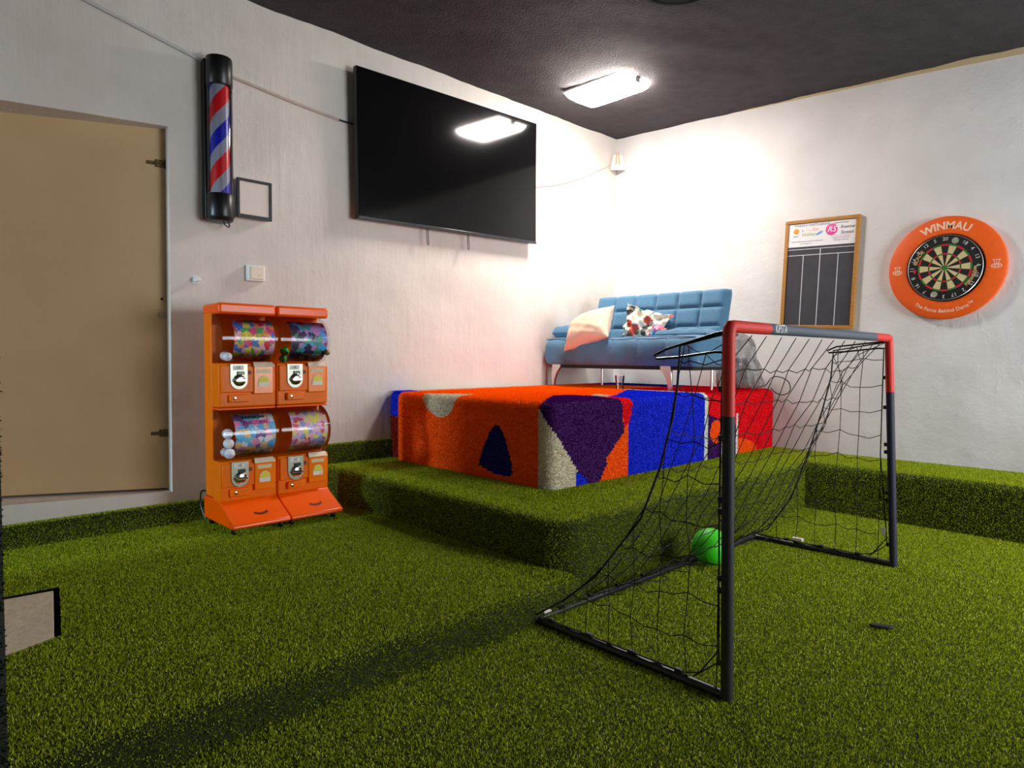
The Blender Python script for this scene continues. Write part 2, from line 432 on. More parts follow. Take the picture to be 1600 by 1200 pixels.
# white slab let into the turf floor
SL = [(.525, 3.385), (.437, 2.825), (-.08, 2.60), (-.08, 3.43)]
mb = MB(); mb.prism(SL, ZM-.06, ZM-.004, plane='xy')
tag(mb.build('floor_slab', mat('painted concrete', (214, 200, 176), rough=.7, col2=(196, 182, 160), nscale=6, bump=.35, bscale=25), bevel=.004), 'rough cream concrete slab let into the turf on the left', 'slab')
mb = MB(); mb.prism([(.70, 3.60), (.62, 2.66), (-.25, 2.42), (-.25, 3.62)], ZM-.07, ZM-.061, plane='xy')
struct(mb.build('floor_pit', mat('pit dark', (18, 18, 14), rough=1)), 'dark gap around the concrete slab', 'floor')
#@@OBJECTS

# ------------------------------------------------------------------ coloured carpet stage
def inpoly(p, poly):
    x, y = p; c = False; j = len(poly)-1
    for i in range(len(poly)):
        (xi, yi), (xj, yj) = poly[i], poly[j]
        if (yi > y) != (yj > y) and x < (xj-xi)*(y-yi)/(yj-yi)+xi: c = not c
        j = i
    return c
SX, SY = 2.80, 2.58
DROP = [(3.053,.692),(3.09,.675),(3.119,.638),(3.174,.547),(3.215,.45),(3.223,.425),(3.19,.41),(3.027,.375),(2.93,.385),(2.906,.41),(2.915,.46),(2.964,.6),(3.017,.679)]
BLOB = [(3.88,.95),(3.852,.84),(3.783,.757),(3.694,.709),(3.607,.70),(3.529,.729),(3.481,.784),(3.461,.841),(3.45,.95)]
PURPLE = [(2.66,.86),(2.689,.816),(2.869,.631),(3.002,.469),(3.04,.415),(3.111,.375),(3.13,.34),(3.23,.33),(3.317,.451),(3.303,.485),(3.481,.629),(3.463,.95),(2.66,.95)]
TRI = [(3.012,.43),(3.05,.42),(3.115,.375),(3.13,.3),(3.012,.3)]
RED1 = [(3.463,.95),(3.481,.66),(3.493,.66),(3.548,.704),(3.575,.8),(3.575,.95)]
def side_region(q, z):
    if q < SX:
        y = SY+(SX-q)
        if y > 4.145: return 'blue' if z > .665 else 'shaded_red'  # dark red at the recessed end has shade put into its colour
        if q < 2.69:
            if inpoly((y, z), BLOB): return 'cream'
            if inpoly((y, z), DROP): return 'navy'
            return 'orange'
    if inpoly((q, z), TRI): return 'blue.b'
    if inpoly((q, z), PURPLE): return 'purple'
    if q < 3.03: return 'cream.b'
    if inpoly((q, z), RED1): return 'red.b'
    if q < 3.545-(.85-z)*.03: return 'orange.b'
    if q < 4.485: return 'blue.c'
    if q < 4.548: return 'white'
    if q < 4.98:
        if z > .688-(q-4.55)*.25: return 'red'
        if ((q-4.665)/.088)**2+((z-.552)/.092)**2 < 1: return 'orange.c'
        return 'purple.b' if q < 4.745 or z < .345+.3*(q > 4.79) else 'white'
    if q < 5.02: return 'white.b' if z < .672 else 'red'
    if ((q-5.02)/.32)**2+((z-.345)/.12)**2 < 1: return 'orange.d'
    return 'red'
def top_region(x, y):
    if y > 4.145 and x < 3.02: return 'blue'
    if y > 4.19+(x-3.0)*.06 and x < 4.7: return 'cream.c'
    if inpoly((x, y), [(2.7,3.89),(2.85,3.87),(3.06,3.56),(2.82,3.45),(2.7,3.45)]): return 'cream'
    if inpoly((x, y), [(3.57,2.93),(3.78,3.06),(3.72,2.86),(3.58,2.80)]): return 'cream.d'
    if inpoly((x, y), [(2.6,2.5),(2.78,2.64),(3.13,2.93),(3.36,3.09),(3.52,3.10),(3.58,2.9),(3.47,2.66),(3.463,2.4)]): return 'purple'
    if 3.46 <= x < 3.575 and y < 2.72: return 'red.b'
    if x < 4.5 and x >= 3.545 and inpoly((x, y), [(3.54,2.4),(3.56,2.78),(3.71,2.83),(4.5,3.30),(4.5,2.4)]): return 'blue.c'
    if 4.49 <= x < 4.555 and y < 3.36: return 'white'
    if x >= 4.55 and y < 3.38: return 'red'
    if x > 5.15: return 'navy.b'
    if x > 4.95 and y > 3.9: return 'red.c'
    return 'orange'
REG = {}
def put(reg, quad): REG.setdefault(reg, MB()).add(quad, [(0, 1, 2, 3)])
# outline path: down the left face, around the corner, along the right face
st = .0125
path = []     # (x, y, q, inward normal)
Rc = .055
y = YA-.012
while y > SY+Rc: path.append((SX+(.05 if y > 4.145 else 0), y, SX-(y-SY), (1, 0))); y -= st
for i in range(7):
    a = pi+pi/2*i/6
    path.append((SX+Rc+Rc*cos(a), SY+Rc+Rc*sin(a), SX-Rc+2*Rc*i/6, (-cos(a), -sin(a))))
x = SX+Rc+st
while x < XB-.02: path.append((x, SY, x, (0, 1))); x += st*1.3
path.append((XB-.012, SY, XB, (0, 1)))
Rt_ = .05
prof = [(0, ZP-.01+(ZS-Rt_-ZP+.01)*i/38) for i in range(39)]+[(Rt_-Rt_*cos(a), ZS-Rt_+Rt_*sin(a)) for a in [pi/2*i/6 for i in range(1, 7)]]
for i in range(len(path)-1):
    for j in range(len(prof)-1):
        qd = []
        for a, b in ((i, j), (i+1, j), (i+1, j+1), (i, j+1)):
            px, py, q, (nx, ny) = path[a]; d, z = prof[b]
            qd.append((px+nx*d, py+ny*d, z))
        q = (path[i][2]+path[i+1][2])/2; d = (prof[j][0]+prof[j+1][0])/2; z = (prof[j][1]+prof[j+1][1])/2
        if j > 40:
            cx = sum(p[0] for p in qd)/4; cy = sum(p[1] for p in qd)/4
            reg = top_region(cx-(.05 if cx < 2.9 else 0)*(cy > 2.7), cy-(.05 if cy < 2.7 else 0)) if j > 42 else side_region(q, .83)
        else: reg = side_region(q, z)
        put(reg, qd)
tx = np.linspace(SX+Rt_, XB-.012, 113); ty = np.linspace(SY+Rt_, YA-.012, 69)
for i in range(len(tx)-1):
    for j in range(len(ty)-1):
        put(top_region((tx[i]+tx[i+1])/2, (ty[j]+ty[j+1])/2), [(tx[i], ty[j], ZS), (tx[i+1], ty[j], ZS), (tx[i+1], ty[j+1], ZS), (tx[i], ty[j+1], ZS)])
put('cream', [(SX+Rt_, SY+Rt_, ZS-.001), (SX+Rt_+.001, SY+Rt_, ZS-.001), (SX+Rt_+.001, SY+Rt_+.001, ZS-.001), (SX+Rt_, SY+Rt_+.001, ZS-.001)])
CARPET = dict(orange=((248, 92, 6), (255, 126, 14)), red=((228, 10, 28), (252, 22, 40)), blue=((22, 42, 204), (38, 66, 244)), navy=((22, 28, 110), (34, 42, 140)),
              purple=((62, 16, 86), (96, 30, 122)), cream=((206, 196, 168), (232, 224, 200)), white=((222, 222, 214), (240, 240, 234)), shaded_red=((120, 22, 12), (150, 32, 18)))
stage = thing('carpeted_stage', 'raised stage block covered in patchwork of coloured carpet', 'stage', (4.2, 3.4, ZP))
for n_, (reg, m_) in enumerate(REG.items()):
    base = reg.split('.')[0]; c1, c2 = CARPET[base]
    m_.v = [(p[0]-4.2, p[1]-3.4, p[2]-ZP) for p in m_.v]
    o = turf('carpet_patch', m_, [mat(base+' carpet', c1, rough=.95), blade_mat(base+' carpet pile', c1, c2, tr=.15)], 45000, .007, .006, 20+n_, lean=1.1)
    o.parent = stage; o['label'] = base+' carpet'

# ------------------------------------------------------------------ wall-mounted things
BLACK = mat('black plastic', (14, 14, 15), rough=.35)
DARK = mat('black matt', (20, 20, 21), rough=.6)
WHITE = mat('white plastic', (228, 228, 224), rough=.4)
# television
tv = thing('television', 'large flat black television mounted high on the left wall', 'television', (3.43, 4.222, 2.664), (rad(1.0), rad(-1.2), 0))
hw, hh = .918, .535
MB().box(-hw, hw, .004, .045, -hh, hh).build('casing', mat('tv casing', (24, 24, 26), rough=.4), tv, bevel=.003)
MB().box(-hw+.006, hw-.006, -.001, .006, -hh+.022, hh-.006).build('screen', mat('tv glass', (7, 7, 8), rough=.09, spec=.42, ior=1.5), tv, smooth=None)
MB().box(-hw, hw, -.006, .004, -hh, -hh+.02).build('bottom_bezel', mat('tv bezel', (70, 72, 74), rough=.28, metal=.6), tv, bevel=.003)
MB().box(-.35, .35, .044, .092, -.25, .25).build('wall_bracket', DARK, tv)
for x in (-.285, .132):
    pts = [(x-.012, .02, -hh), (x-.013, .02, -hh-.06), (x-.008, .02, -hh-.115), (x, .02, -hh-.128), (x+.007, .02, -hh-.115), (x+.003, .02, -hh-.05), (x, .02, -hh)]
    MB().tube(pts, .0028, 6).build('bracket_cord', mat('brown cord', (48, 32, 26), rough=.7), tv)
# cable trunking along the wall, in two pieces either side of the pole, and cables
def cable(name, pts, r, m, label, cat='cable', n=6):
    P = [Vector(p) for p in pts]
    out = []
    for i in range(len(P)-1):
        p0, p1, p2, p3 = P[max(0, i-1)], P[i], P[i+1], P[min(len(P)-1, i+2)]
        for k in range(6):
            s = k/6
            out.append(.5*((2*p1)+(p2-p0)*s+(2*p0-5*p1+4*p2-p3)*s*s+(3*p1-p0-3*p2+p3)*s**3))
    out.append(P[-1])
    return tag(MB().tube(out, r, n).build(name, m), label, cat)
TR1 = mat('conduit grey', (196, 194, 192), rough=.45); TR2 = mat('conduit painted', (186, 172, 160), rough=.6)
mb = MB().tube([(.20, 4.317, 3.22), (.88, 4.317, 3.066), (1.50, 4.317, 2.925)], .010, 10)
tag(mb.build('cable_conduit', TR1), 'pale grey cable conduit running up left of the barber pole', 'conduit')
mb = MB().tube([(1.60, 4.322, 2.905), (1.68, 4.322, 2.884), (2.05, 4.322, 2.838), (2.43, 4.322, 2.80)], .0105, 8)
tag(mb.build('cable_conduit', TR2), 'painted cable conduit between the barber pole and the television', 'conduit')
cable('cable', [(2.42, 4.313, 2.80), (2.50, 4.305, 2.795), (2.62, 4.29, 2.79)], .006, BLACK, 'short black cable running behind the television')
cable('cable', [(4.30, 4.30, 2.68), (4.42, 4.315, 2.69), (4.80, 4.315, 2.79), (5.15, 4.315, 2.93), (5.44, 4.315, 3.07), (5.52, 4.315, 3.11)], .005, mat('white cable', (222, 218, 210), rough=.5), 'thin white cable from the television up to the corner sensor')
# corner sensor
t = thing('corner_sensor', 'small white sensor box in the corner under the ceiling', 'sensor', (5.60, 4.27, 3.05), (0, 0, rad(-45)))
mb = MB(); mb.add([(-.075, .04, .03), (.075, .04, .03), (.075, -.05, .0), (-.075, -.05, .0), (-.045, .04, .17), (.045, .04, .17), (.045, -.01, .17), (-.045, -.01, .17)],
      [(3, 2, 1, 0), (4, 5, 6, 7), (0, 1, 5, 4), (1, 2, 6, 5), (2, 3, 7, 6), (3, 0, 4, 7)])
mb.build('housing', WHITE, t, bevel=.006)
mb = MB().tube([(-.02, -.045, .06), (-.012, -.02, .17), (0, -.008, .195), (.012, -.02, .17), (.014, -.045, .06)], .006, 8)
mb.build('lens_rim', mat('yellowed plastic', (214, 186, 132), rough=.5), t)
# barber pole
bpz, bz0, bz1 = (1.56, 4.236), 1.945, 2.935
t = thing('barber_pole', 'wall-mounted barber pole with red and blue spiral and black caps', 'barber pole', (bpz[0], bpz[1], bz0))
H_ = bz1-bz0
MB().lathe([(.074, H_), (.077, H_-.012), (.077, H_-.165), (.073, H_-.17)], n=40).build('top_cap', BLACK, t)
MB().lathe([(.076, .165), (.079, .16), (.079, .03), (.07, .006), (.06, .0)], n=40).build('bottom_cap', BLACK, t)
MB().box(-.079, -.06, .03, .088, .02, H_-.005).build('back_rail', BLACK, t, bevel=.004)
MB().box(-.05, .05, .05, .088, .10, H_-.1).build('wall_plate', mat('pole plate', (150, 150, 155), rough=.35, metal=.4), t)
m = bpy.data.materials.new('spiral stripes'); m.use_nodes = True; nt = m.node_tree; N = nt.nodes; Lk = nt.links; b = N['Principled BSDF']
tc = N.new('ShaderNodeTexCoord'); sp = N.new('ShaderNodeSeparateXYZ'); Lk.new(tc.outputs['Object'], sp.inputs[0])
def M2(op, a, c=None):
    q = N.new('ShaderNodeMath'); q.operation = op
    for i, v in enumerate((a, c)):
        if v is None: continue
        if isinstance(v, (int, float)): q.inputs[i].default_value = v
        else: Lk.new(v, q.inputs[i])
    return q.outputs[0]
at = M2('DIVIDE', M2('ARCTAN2', sp.outputs[1], sp.outputs[0]), 2*pi)
ph = M2('FRACT', M2('ADD', M2('SUBTRACT', M2('DIVIDE', sp.outputs[2], .40), at), 10.03))
rp = N.new('ShaderNodeValToRGB'); rp.color_ramp.interpolation = 'CONSTANT'
els = [(0, (206, 16, 22)), (.28, (150, 150, 166)), (.5, (24, 28, 168)), (.76, (150, 150, 166))]
rp.color_ramp.elements[0].position = 0; rp.color_ramp.elements[0].color = lin(els[0][1]); rp.color_ramp.elements[1].position = els[1][0]; rp.color_ramp.elements[1].color = lin(els[1][1])
for p_, c_ in els[2:]:
    e = rp.color_ramp.elements.new(p_); e.color = lin(c_)
Lk.new(ph, rp.inputs[0]); Lk.new(rp.outputs[0], b.inputs['Base Color']); b.inputs['Roughness'].default_value = .3
MB().lathe([(.056, .15), (.056, H_-.15)], n=40).build('striped_cylinder', m, t)
CLEAR = bpy.data.materials.new('clear plastic'); CLEAR.use_nodes = True
nt = CLEAR.node_tree; N = nt.nodes; Lk = nt.links; N.remove(N['Principled BSDF'])
tb = N.new('ShaderNodeBsdfTransparent'); tb.inputs[0].default_value = (.95, .95, .96, 1); gb = N.new('ShaderNodeBsdfGlossy'); gb.inputs['Roughness'].default_value = .06
fr = N.new('ShaderNodeFresnel'); fr.inputs[0].default_value = 1.45; mx = N.new('ShaderNodeMixShader')
Lk.new(fr.outputs[0], mx.inputs[0]); Lk.new(tb.outputs[0], mx.inputs[1]); Lk.new(gb.outputs[0], mx.inputs[2]); Lk.new(mx.outputs[0], N['Material Output'].inputs[0])
MB().lathe([(.075, .155), (.075, H_-.16)], n=40, cap=False).build('clear_tube', CLEAR, t)
MB().tube([(.0, -.03, .012), (.01, -.035, -.02), (.04, -.02, -.032), (.062, .02, -.015), (.066, .06, .02)], .004, 8).build('power_lead', BLACK, t)
# small framed box sign beside the pole
t = thing('wall_frame', 'small square box with black frame and blank pale face', 'frame', (1.783, 4.26, 2.122))
a, b_ = .113, .124
MB().box(-a+.004, a-.004, .006, .064, -b_+.004, b_-.004).build('box_body', mat('frame box', (186, 178, 172), rough=.6), t)
for x0, x1, z0, z1 in ((-a, a, b_-.018, b_), (-a, a, -b_, -b_+.022), (-a, -a+.017, -b_+.022, b_-.018), (a-.019, a, -b_+.022, b_-.018)):
    MB().box(x0, x1, -.006, .012, z0, z1).build('frame_bar', mat('frame black', (22, 20, 20), rough=.5, col2=(44, 40, 40), nscale=90), t, bevel=.0015)
MB().box(-a+.016, a-.016, .0, .01, -b_+.02, b_-.016).build('face_panel', mat('frame face', (226, 212, 204), rough=.5), t)
# socket box and hook
t = thing('wall_socket', 'white surface-mounted socket box above the capsule machines', 'socket', (1.803, 4.29, 1.655))
MB().box(-.056, .056, -.008, .036, -.052, .052).build('back_box', WHITE, t, bevel=.006)
MB().box(-.043, .043, -.018, -.007, -.040, .040).build('rocker', mat('aged white', (226, 212, 190), rough=.4), t, bevel=.004)
MB().lathe([(.003, 0), (.002, -.003)], (.012, -.018, -.012), n=8, axis='y').build('indicator', mat('socket dot', (120, 90, 70), rough=.5), t)
t = thing('wall_hook', 'tiny white plastic hook on the wall left of the machines', 'hook', (1.437, 4.31, 1.583))
MB().lathe([(.012, .016), (.016, .004), (.015, -.03), (.008, -.038)], n=16, axis='y').build('peg', WHITE, t)
MB().box(-.018, .018, .006, .016, -.024, .024).build('hook_plate', WHITE, t, bevel=.004)

# ------------------------------------------------------------------ dartboard with orange surround
db = thing('dartboard', 'round dartboard with cream and black segments inside an orange ring', 'dartboard', (5.615, 1.312, 1.782), (0, 0, rad(-90)))
ORG = mat('orange foam ring', (242, 98, 18), rough=.55, col2=(236, 92, 16), nscale=30)
ro, ri = .372, .243
MB().lathe([(ri, .03), (ri, -.008), (ri+.006, -.014), (ro-.014, -.014), (ro-.003, -.008), (ro, .002), (ro-.004, .03), (ri, .03)], n=96, axis='y', cap=False).build('surround_ring', ORG, db)
MB().lathe([(.236, .034), (.236, -.018), (.228, -.022), (.01, -.022)], n=80, axis='y').build('board_body', mat('dartboard black', (24, 23, 23), rough=.85), db)
mb = MB(); mb.tube([(.233*cos(2*pi*i/72), -.024, .233*sin(2*pi*i/72)) for i in range(72)], .0026, 6, closed=True)
mb.build('number_wire', mat('steel wire', (200, 200, 205), rough=.3, metal=.8), db)
S_B = mat('sisal black', (30, 28, 28), rough=.9); S_C = mat('sisal cream', (206, 190, 140), rough=.9)
S_R = mat('sisal red', (196, 30, 42), rough=.85); S_G = mat('sisal green', (34, 116, 44), rough=.85)
RR = [.016, .094, .104, .158, .170]
def sector(mb, r0, r1, a0, a1, yb, yf, n=4, mi=0):
    poly = [(r1*sin(a0+(a1-a0)*i/n), r1*cos(a0+(a1-a0)*i/n)) for i in range(n+1)]+[(r0*sin(a1-(a1-a0)*i/n), r0*cos(a1-(a1-a0)*i/n)) for i in range(n+1)]
    mb.prism(poly, yf, yb, mi)
dbl = MB(); trb = MB()
for k in range(20):
    a0 = 2*pi*(k-.5)/20; a1 = 2*pi*(k+.5)/20
    mb = MB(); sector(mb, RR[0]-.003, RR[1], a0+.004, a1-.004, -.02, -.0245); sector(mb, RR[2], RR[3], a0+.004, a1-.004, -.02, -.0245)
    mb.build('segment', S_B if k % 2 == 0 else S_C, db, smooth=None)
    sector(trb, RR[1], RR[2], a0+.006, a1-.006, -.02, -.025, mi=k % 2); sector(dbl, RR[3], RR[4], a0+.006, a1-.006, -.02, -.025, mi=k % 2)
trb.build('treble_ring', [S_R, S_G], db, smooth=None); dbl.build('double_ring', [S_R, S_G], db, smooth=None)
MB().lathe([(.018, -.02), (.018, -.026), (.008, -.0265)], n=24, axis='y').build('bull', S_G, db)
NUM = ['20','1','18','4','13','6','10','15','2','17','3','19','7','16','8','11','14','9','12','5']
PALE = mat('number white', (214, 214, 214), rough=.5); GOLD = mat('board gold', (206, 172, 110), rough=.5)
def arc(r, a0, y, flip=False):
    # text along an arc; a0 clockwise from the top; flip = reads along the bottom
    def fn(tx, ty):
        R = r+(ty if not flip else -ty); a = a0+(tx/r if not flip else -tx/r)
        return (R*sin(a), y, R*cos(a))
    return fn
for k, s in enumerate(NUM):
    a = 2*pi*k/20
    mb = MB(); put_text(mb, s, .036, arc(.206, a, -.0245), bold=.0)
    mb.build('number', PALE, db, smooth=None)
mb = MB(); put_text(mb, 'BLADE', .034, arc(.190, rad(-63), -.0242), bold=.02, sx=1.1); mb.build('board_lettering', GOLD, db, smooth=None)
mb = MB(); put_text(mb, 'winmau', .042, arc(.190, rad(113), -.0242), bold=.02, sx=1.15); mb.build('board_lettering', GOLD, db, smooth=None)
mb = MB(); mb.prism([(-.203, -.012), (-.191, .006), (-.179, -.012), (-.191, -.030)], -.0246, -.022)
mb.build('red_badge', S_R, db, smooth=None)
for a in (18, 198):
    ca, sa = .198*sin(rad(a)), .198*cos(rad(a))
    MB().lathe([(.022, -.022), (.022, -.0236)], (ca, 0, sa), n=24, axis='y').build('round_badge', mat('badge grey', (150, 150, 130), rough=.5), db)
PRINT = mat('ring print', (248, 206, 178), rough=.5)
mb = MB(); put_text(mb, 'WINMAU', .075, arc(.302, 0, -.0146), bold=.03, sx=1.0)
mb.build('ring_lettering', PRINT, db, smooth=None); mb = MB(); put_text(mb, 'The Force Behind Darts\u2122', .036, arc(.312, pi, -.0146, True), bold=.012, sx=1.0)
mb.build('ring_lettering', PRINT, db, smooth=None)
for s in (-1, 1):
    cx = s*.308; mb = MB()
    for r0, r1, sc in ((.025, .032, .55), (.010, .018, .6)):
        n = 24
        vs = [(cx+r*cos(2*pi*i/n), -.0146, -.012+r*sc*sin(2*pi*i/n)) for r in (r0, r1) for i in range(n)]
        mb.add(vs, [(i, (i+1) % n, n+(i+1) % n, n+i) for i in range(n)])
    for d in (-.016, 0, .016):
        mb.add([(cx+d*.5-.0015, -.0147, -.008), (cx+d*.5+.0015, -.0147, -.008), (cx+d+.002, -.0147, .026), (cx+d-.002, -.0147, .026)], [(0, 1, 2, 3)])
        mb.add([(cx+d-.006, -.0147, .024), (cx+d+.006, -.0147, .024), (cx+d+.006, -.0147, .034), (cx+d, -.0147, .030), (cx+d-.006, -.0147, .034)], [(0, 1, 2, 3, 4)])
    mb.build('ring_emblem', PRINT, db, smooth=None)

# ------------------------------------------------------------------ chalkboard
cb = thing('chalkboard', 'wood-framed darts chalkboard with a printed white header sheet', 'chalkboard', (5.632, 2.215, 1.820), (0, rad(2.2), rad(-90)))
w2, h2 = .297, .452
WOOD = mat('light wood', (186, 134, 62), rough=.5, col2=(160, 108, 44), nscale=14, stretch=(1, 1, 6))
for x0, x1, z0, z1 in ((-w2, w2, h2-.028, h2), (-w2, w2, -h2, -h2+.028), (-w2, -w2+.028, -h2+.028, h2-.028), (w2-.028, w2, -h2+.028, h2-.028)):
    MB().box(x0, x1, -.014, .018, z0, z1).build('frame_bar', WOOD, cb, bevel=.003)
MB().box(-w2+.02, w2-.02, -.002, .016, -h2+.02, h2-.02).build('slate', mat('slate', (50, 50, 60), rough=.75, col2=(72, 68, 72), nscale=5, ncon=.8), cb, smooth=None)
sh = MB().box(-w2+.028, w2-.03, -.004, -.0015, h2-.222, h2-.03).build('header_sheet', mat('header paper', (236, 236, 238), rough=.4), cb, smooth=None)
def flat(x, z): return lambda a, b: (x+a, -.0046, z+b)
def print_part(name, items, col):
    for s, size, x, z, shr in items:
        mb = MB(); put_text(mb, s, size, flat(x, z), shear=shr, bold=.008)
        mb.build(name, mat('ink %s %s' % (name, col), col, rough=.6), sh, smooth=None)
zt = h2
print_part('heading', [('THURSDAY DARTS LEAGUE', .0235, -.08, zt-.048, 0), ('- sponsored by', .020, .150, zt-.048, 0)], (96, 90, 96))
print_part('orange_word', [('Sun', .036, -.045, zt-.085, 0)], (240, 150, 96)); print_part('blue_word', [('In', .032, -.150, zt-.090, 0)], (150, 170, 214))
print_part('yellow_word', [('The', .032, -.105, zt-.088, 0)], (226, 222, 170)); print_part('green_word', [('Holidays', .036, -.092, zt-.124, 0)], (150, 190, 110))
print_part('script_name', [('Roanne', .036, .203, zt-.085, .3), ('Sowan', .038, .203, zt-.128, .3)], (70, 66, 74))
print_part('small_print', [('Property Management, sales and maintenance', .014, -.11, zt-.178, 0), ('www.holidays.com', .013, -.12, zt-.197, 0), ('Singing and entertainment', .013, .16, zt-.168, 0), ('Bookings welcome', .015, .16, zt-.186, 0)], (130, 126, 130))
print_part('pink_print', [('Live singer and entertainer', .014, .155, zt-.152, 0)], (226, 150, 190)); 
MB().lathe([(.023, -.0044), (.022, -.0049)], (-.205, 0, zt-.092), n=24, axis='y').build('sun_logo', mat('sun orange', (246, 150, 40), rough=.6), sh)
MB().lathe([(.047, -.0044), (.046, -.0049)], (.082, 0, zt-.098), n=32, axis='y').build('pink_logo', mat('logo pink', (224, 80, 160), rough=.6), sh)
mb = MB(); put_text(mb, 'RS', .062, lambda a, b: (.082+a, -.0054, zt-.098+b), shear=.3, bold=.01); mb.build('logo_letters', mat('logo white', (244, 232, 240), rough=.6), sh, smooth=None)
mb = MB(); mb.prism([(-.012+.026*cos(q)*1, zt-.118+.011*sin(q)+.012*cos(q)) for q in [2*pi*i/16 for i in range(16)]], -.0052, -.0044); mb.build('swoosh_logo', mat('swoosh', (120, 160, 224), rough=.6), sh, smooth=None)
mb = MB(); mb.box(-.225, -.19, -.0052, -.0044, zt-.137, zt-.131); mb.build('palm_logo', mat('palm green', (70, 110, 60), rough=.6), sh, smooth=None)
CHALK = mat('chalk', (206, 206, 214), rough=.9)
iw = w2-.028
for z in (h2-.243, h2-.292):
    MB().box(-iw, iw, -.0032, -.0015, z-.0028, z+.0028).build('chalk_line', CHALK, cb, smooth=None)
for x, z1, hw_ in ((-.135, h2-.292, .0028), (.002, h2-.243, .0032), (.145, h2-.292, .0028)):
    MB().box(x-hw_, x+hw_, -.0033, -.0015, -h2+.028, z1).build('chalk_line', CHALK, cb, smooth=None)

# ------------------------------------------------------------------ capsule machines
def shell_plastic(name, col, tcol, k):
    m = mat(name, col, rough=.35, spec=.2); N = m.node_tree.nodes; Lk = m.node_tree.links; b = N['Principled BSDF']
    t = N.new('ShaderNodeBsdfTranslucent'); t.inputs[0].default_value = lin(tcol); mx = N.new('ShaderNodeMixShader'); mx.inputs[0].default_value = k
    Lk.new(b.outputs[0], mx.inputs[1]); Lk.new(t.outputs[0], mx.inputs[2]); Lk.new(mx.outputs[0], N['Material Output'].inputs[0]); return m
ORA = shell_plastic('orange translucent shell', (255, 122, 0), (255, 160, 0), .12)
ORX = mat('orange plastic', (255, 122, 8), rough=.25, coat=.3, sss=.25)
ORB = mat('orange plastic deep', (255, 92, 0), rough=.25, spec=.3)
STEEL = mat('brushed steel', (150, 152, 140), rough=.35, metal=.75)
CHROME = mat('chrome', (215, 215, 215), rough=.12, metal=1)
def print_mat(name, ramp, scale, sat_seed=0):
    """busy printed card: coloured blobs"""
    m = bpy.data.materials.new(name); m.use_nodes = True; nt = m.node_tree; N = nt.nodes; Lk = nt.links; b = N['Principled BSDF']
    tc = N.new('ShaderNodeTexCoord'); mp = N.new('ShaderNodeMapping'); mp.inputs['Location'].default_value = (sat_seed, sat_seed*.7, sat_seed*1.3)
    Lk.new(tc.outputs['Object'], mp.inputs[0])
    v = N.new('ShaderNodeTexVoronoi'); v.inputs['Scale'].default_value = scale; nz = N.new('ShaderNodeTexNoise'); nz.inputs['Scale'].default_value = scale*1.2; Lk.new(mp.outputs[0], nz.inputs['Vector'])
    vm = N.new('ShaderNodeVectorMath'); vm.operation = 'MULTIPLY_ADD'; vm.inputs[1].default_value = (1.1/scale,)*3
    Lk.new(nz.outputs['Color'], vm.inputs[0]); Lk.new(mp.outputs[0], vm.inputs[2]); Lk.new(vm.outputs[0], v.inputs['Vector'])
    sx = N.new('ShaderNodeSeparateColor'); Lk.new(v.outputs['Color'], sx.inputs[0])
    r = N.new('ShaderNodeValToRGB'); r.color_ramp.interpolation = 'CONSTANT'
    n = len(ramp)
    r.color_ramp.elements[0].color = lin(ramp[0]); r.color_ramp.elements[0].position = 0
    r.color_ramp.elements[1].color = lin(ramp[1]); r.color_ramp.elements[1].position = 1/n
    for i in range(2, n):
        e = r.color_ramp.elements.new(i/n); e.color = lin(ramp[i])
    Lk.new(sx.outputs[0], r.inputs[0])
    n2 = N.new('ShaderNodeTexNoise'); n2.inputs['Scale'].default_value = scale*3; Lk.new(mp.outputs[0], n2.inputs['Vector'])
    mx = N.new('ShaderNodeMix'); mx.data_type = 'RGBA'; mx.blend_type = 'SOFT_LIGHT'; mx.inputs[0].default_value = .8
    Lk.new(r.outputs[0], mx.inputs[6]); Lk.new(n2.outputs['Color'], mx.inputs[7]); Lk.new(mx.outputs[2], b.inputs['Base Color'])
    b.inputs['Roughness'].default_value = .45
    MATS[name] = m; return m
CARDS = [print_mat('card toys', [(236, 90, 150), (250, 226, 90), (226, 70, 80), (100, 180, 110), (250, 190, 210), (90, 130, 220), (250, 160, 90)], 30, 1),
         print_mat('card wristbands', [(70, 60, 100), (140, 150, 226), (180, 70, 130), (90, 180, 236), (70, 60, 80), (210, 150, 206), (80, 160, 140)], 26, 5),
         print_mat('card animals', [(120, 200, 240), (250, 244, 244), (246, 160, 200), (130, 206, 240), (130, 100, 160), (250, 210, 160), (110, 190, 240)], 28, 9),
         print_mat('card charms', [(250, 200, 226), (250, 214, 190), (226, 90, 110), (216, 200, 244), (246, 236, 120), (160, 180, 226), (250, 180, 216)], 34, 13)]
MW, MD0, MD1, MF = .334, 4.09, 3.85, 3.66     # width, back, front, base front (world y)
def rounded(x0, x1, z0, z1, r, n=5):
    out = []
    for cx, cz_, a0 in ((x1-r, z1-r, 0), (x0+r, z1-r, pi/2), (x0+r, z0+r, pi), (x1-r, z0+r, 3*pi/2)):
        out += [(cx+r*cos(a0+pi/2*i/n), cz_+r*sin(a0+pi/2*i/n)) for i in range(n+1)]
    return out
DR = .150
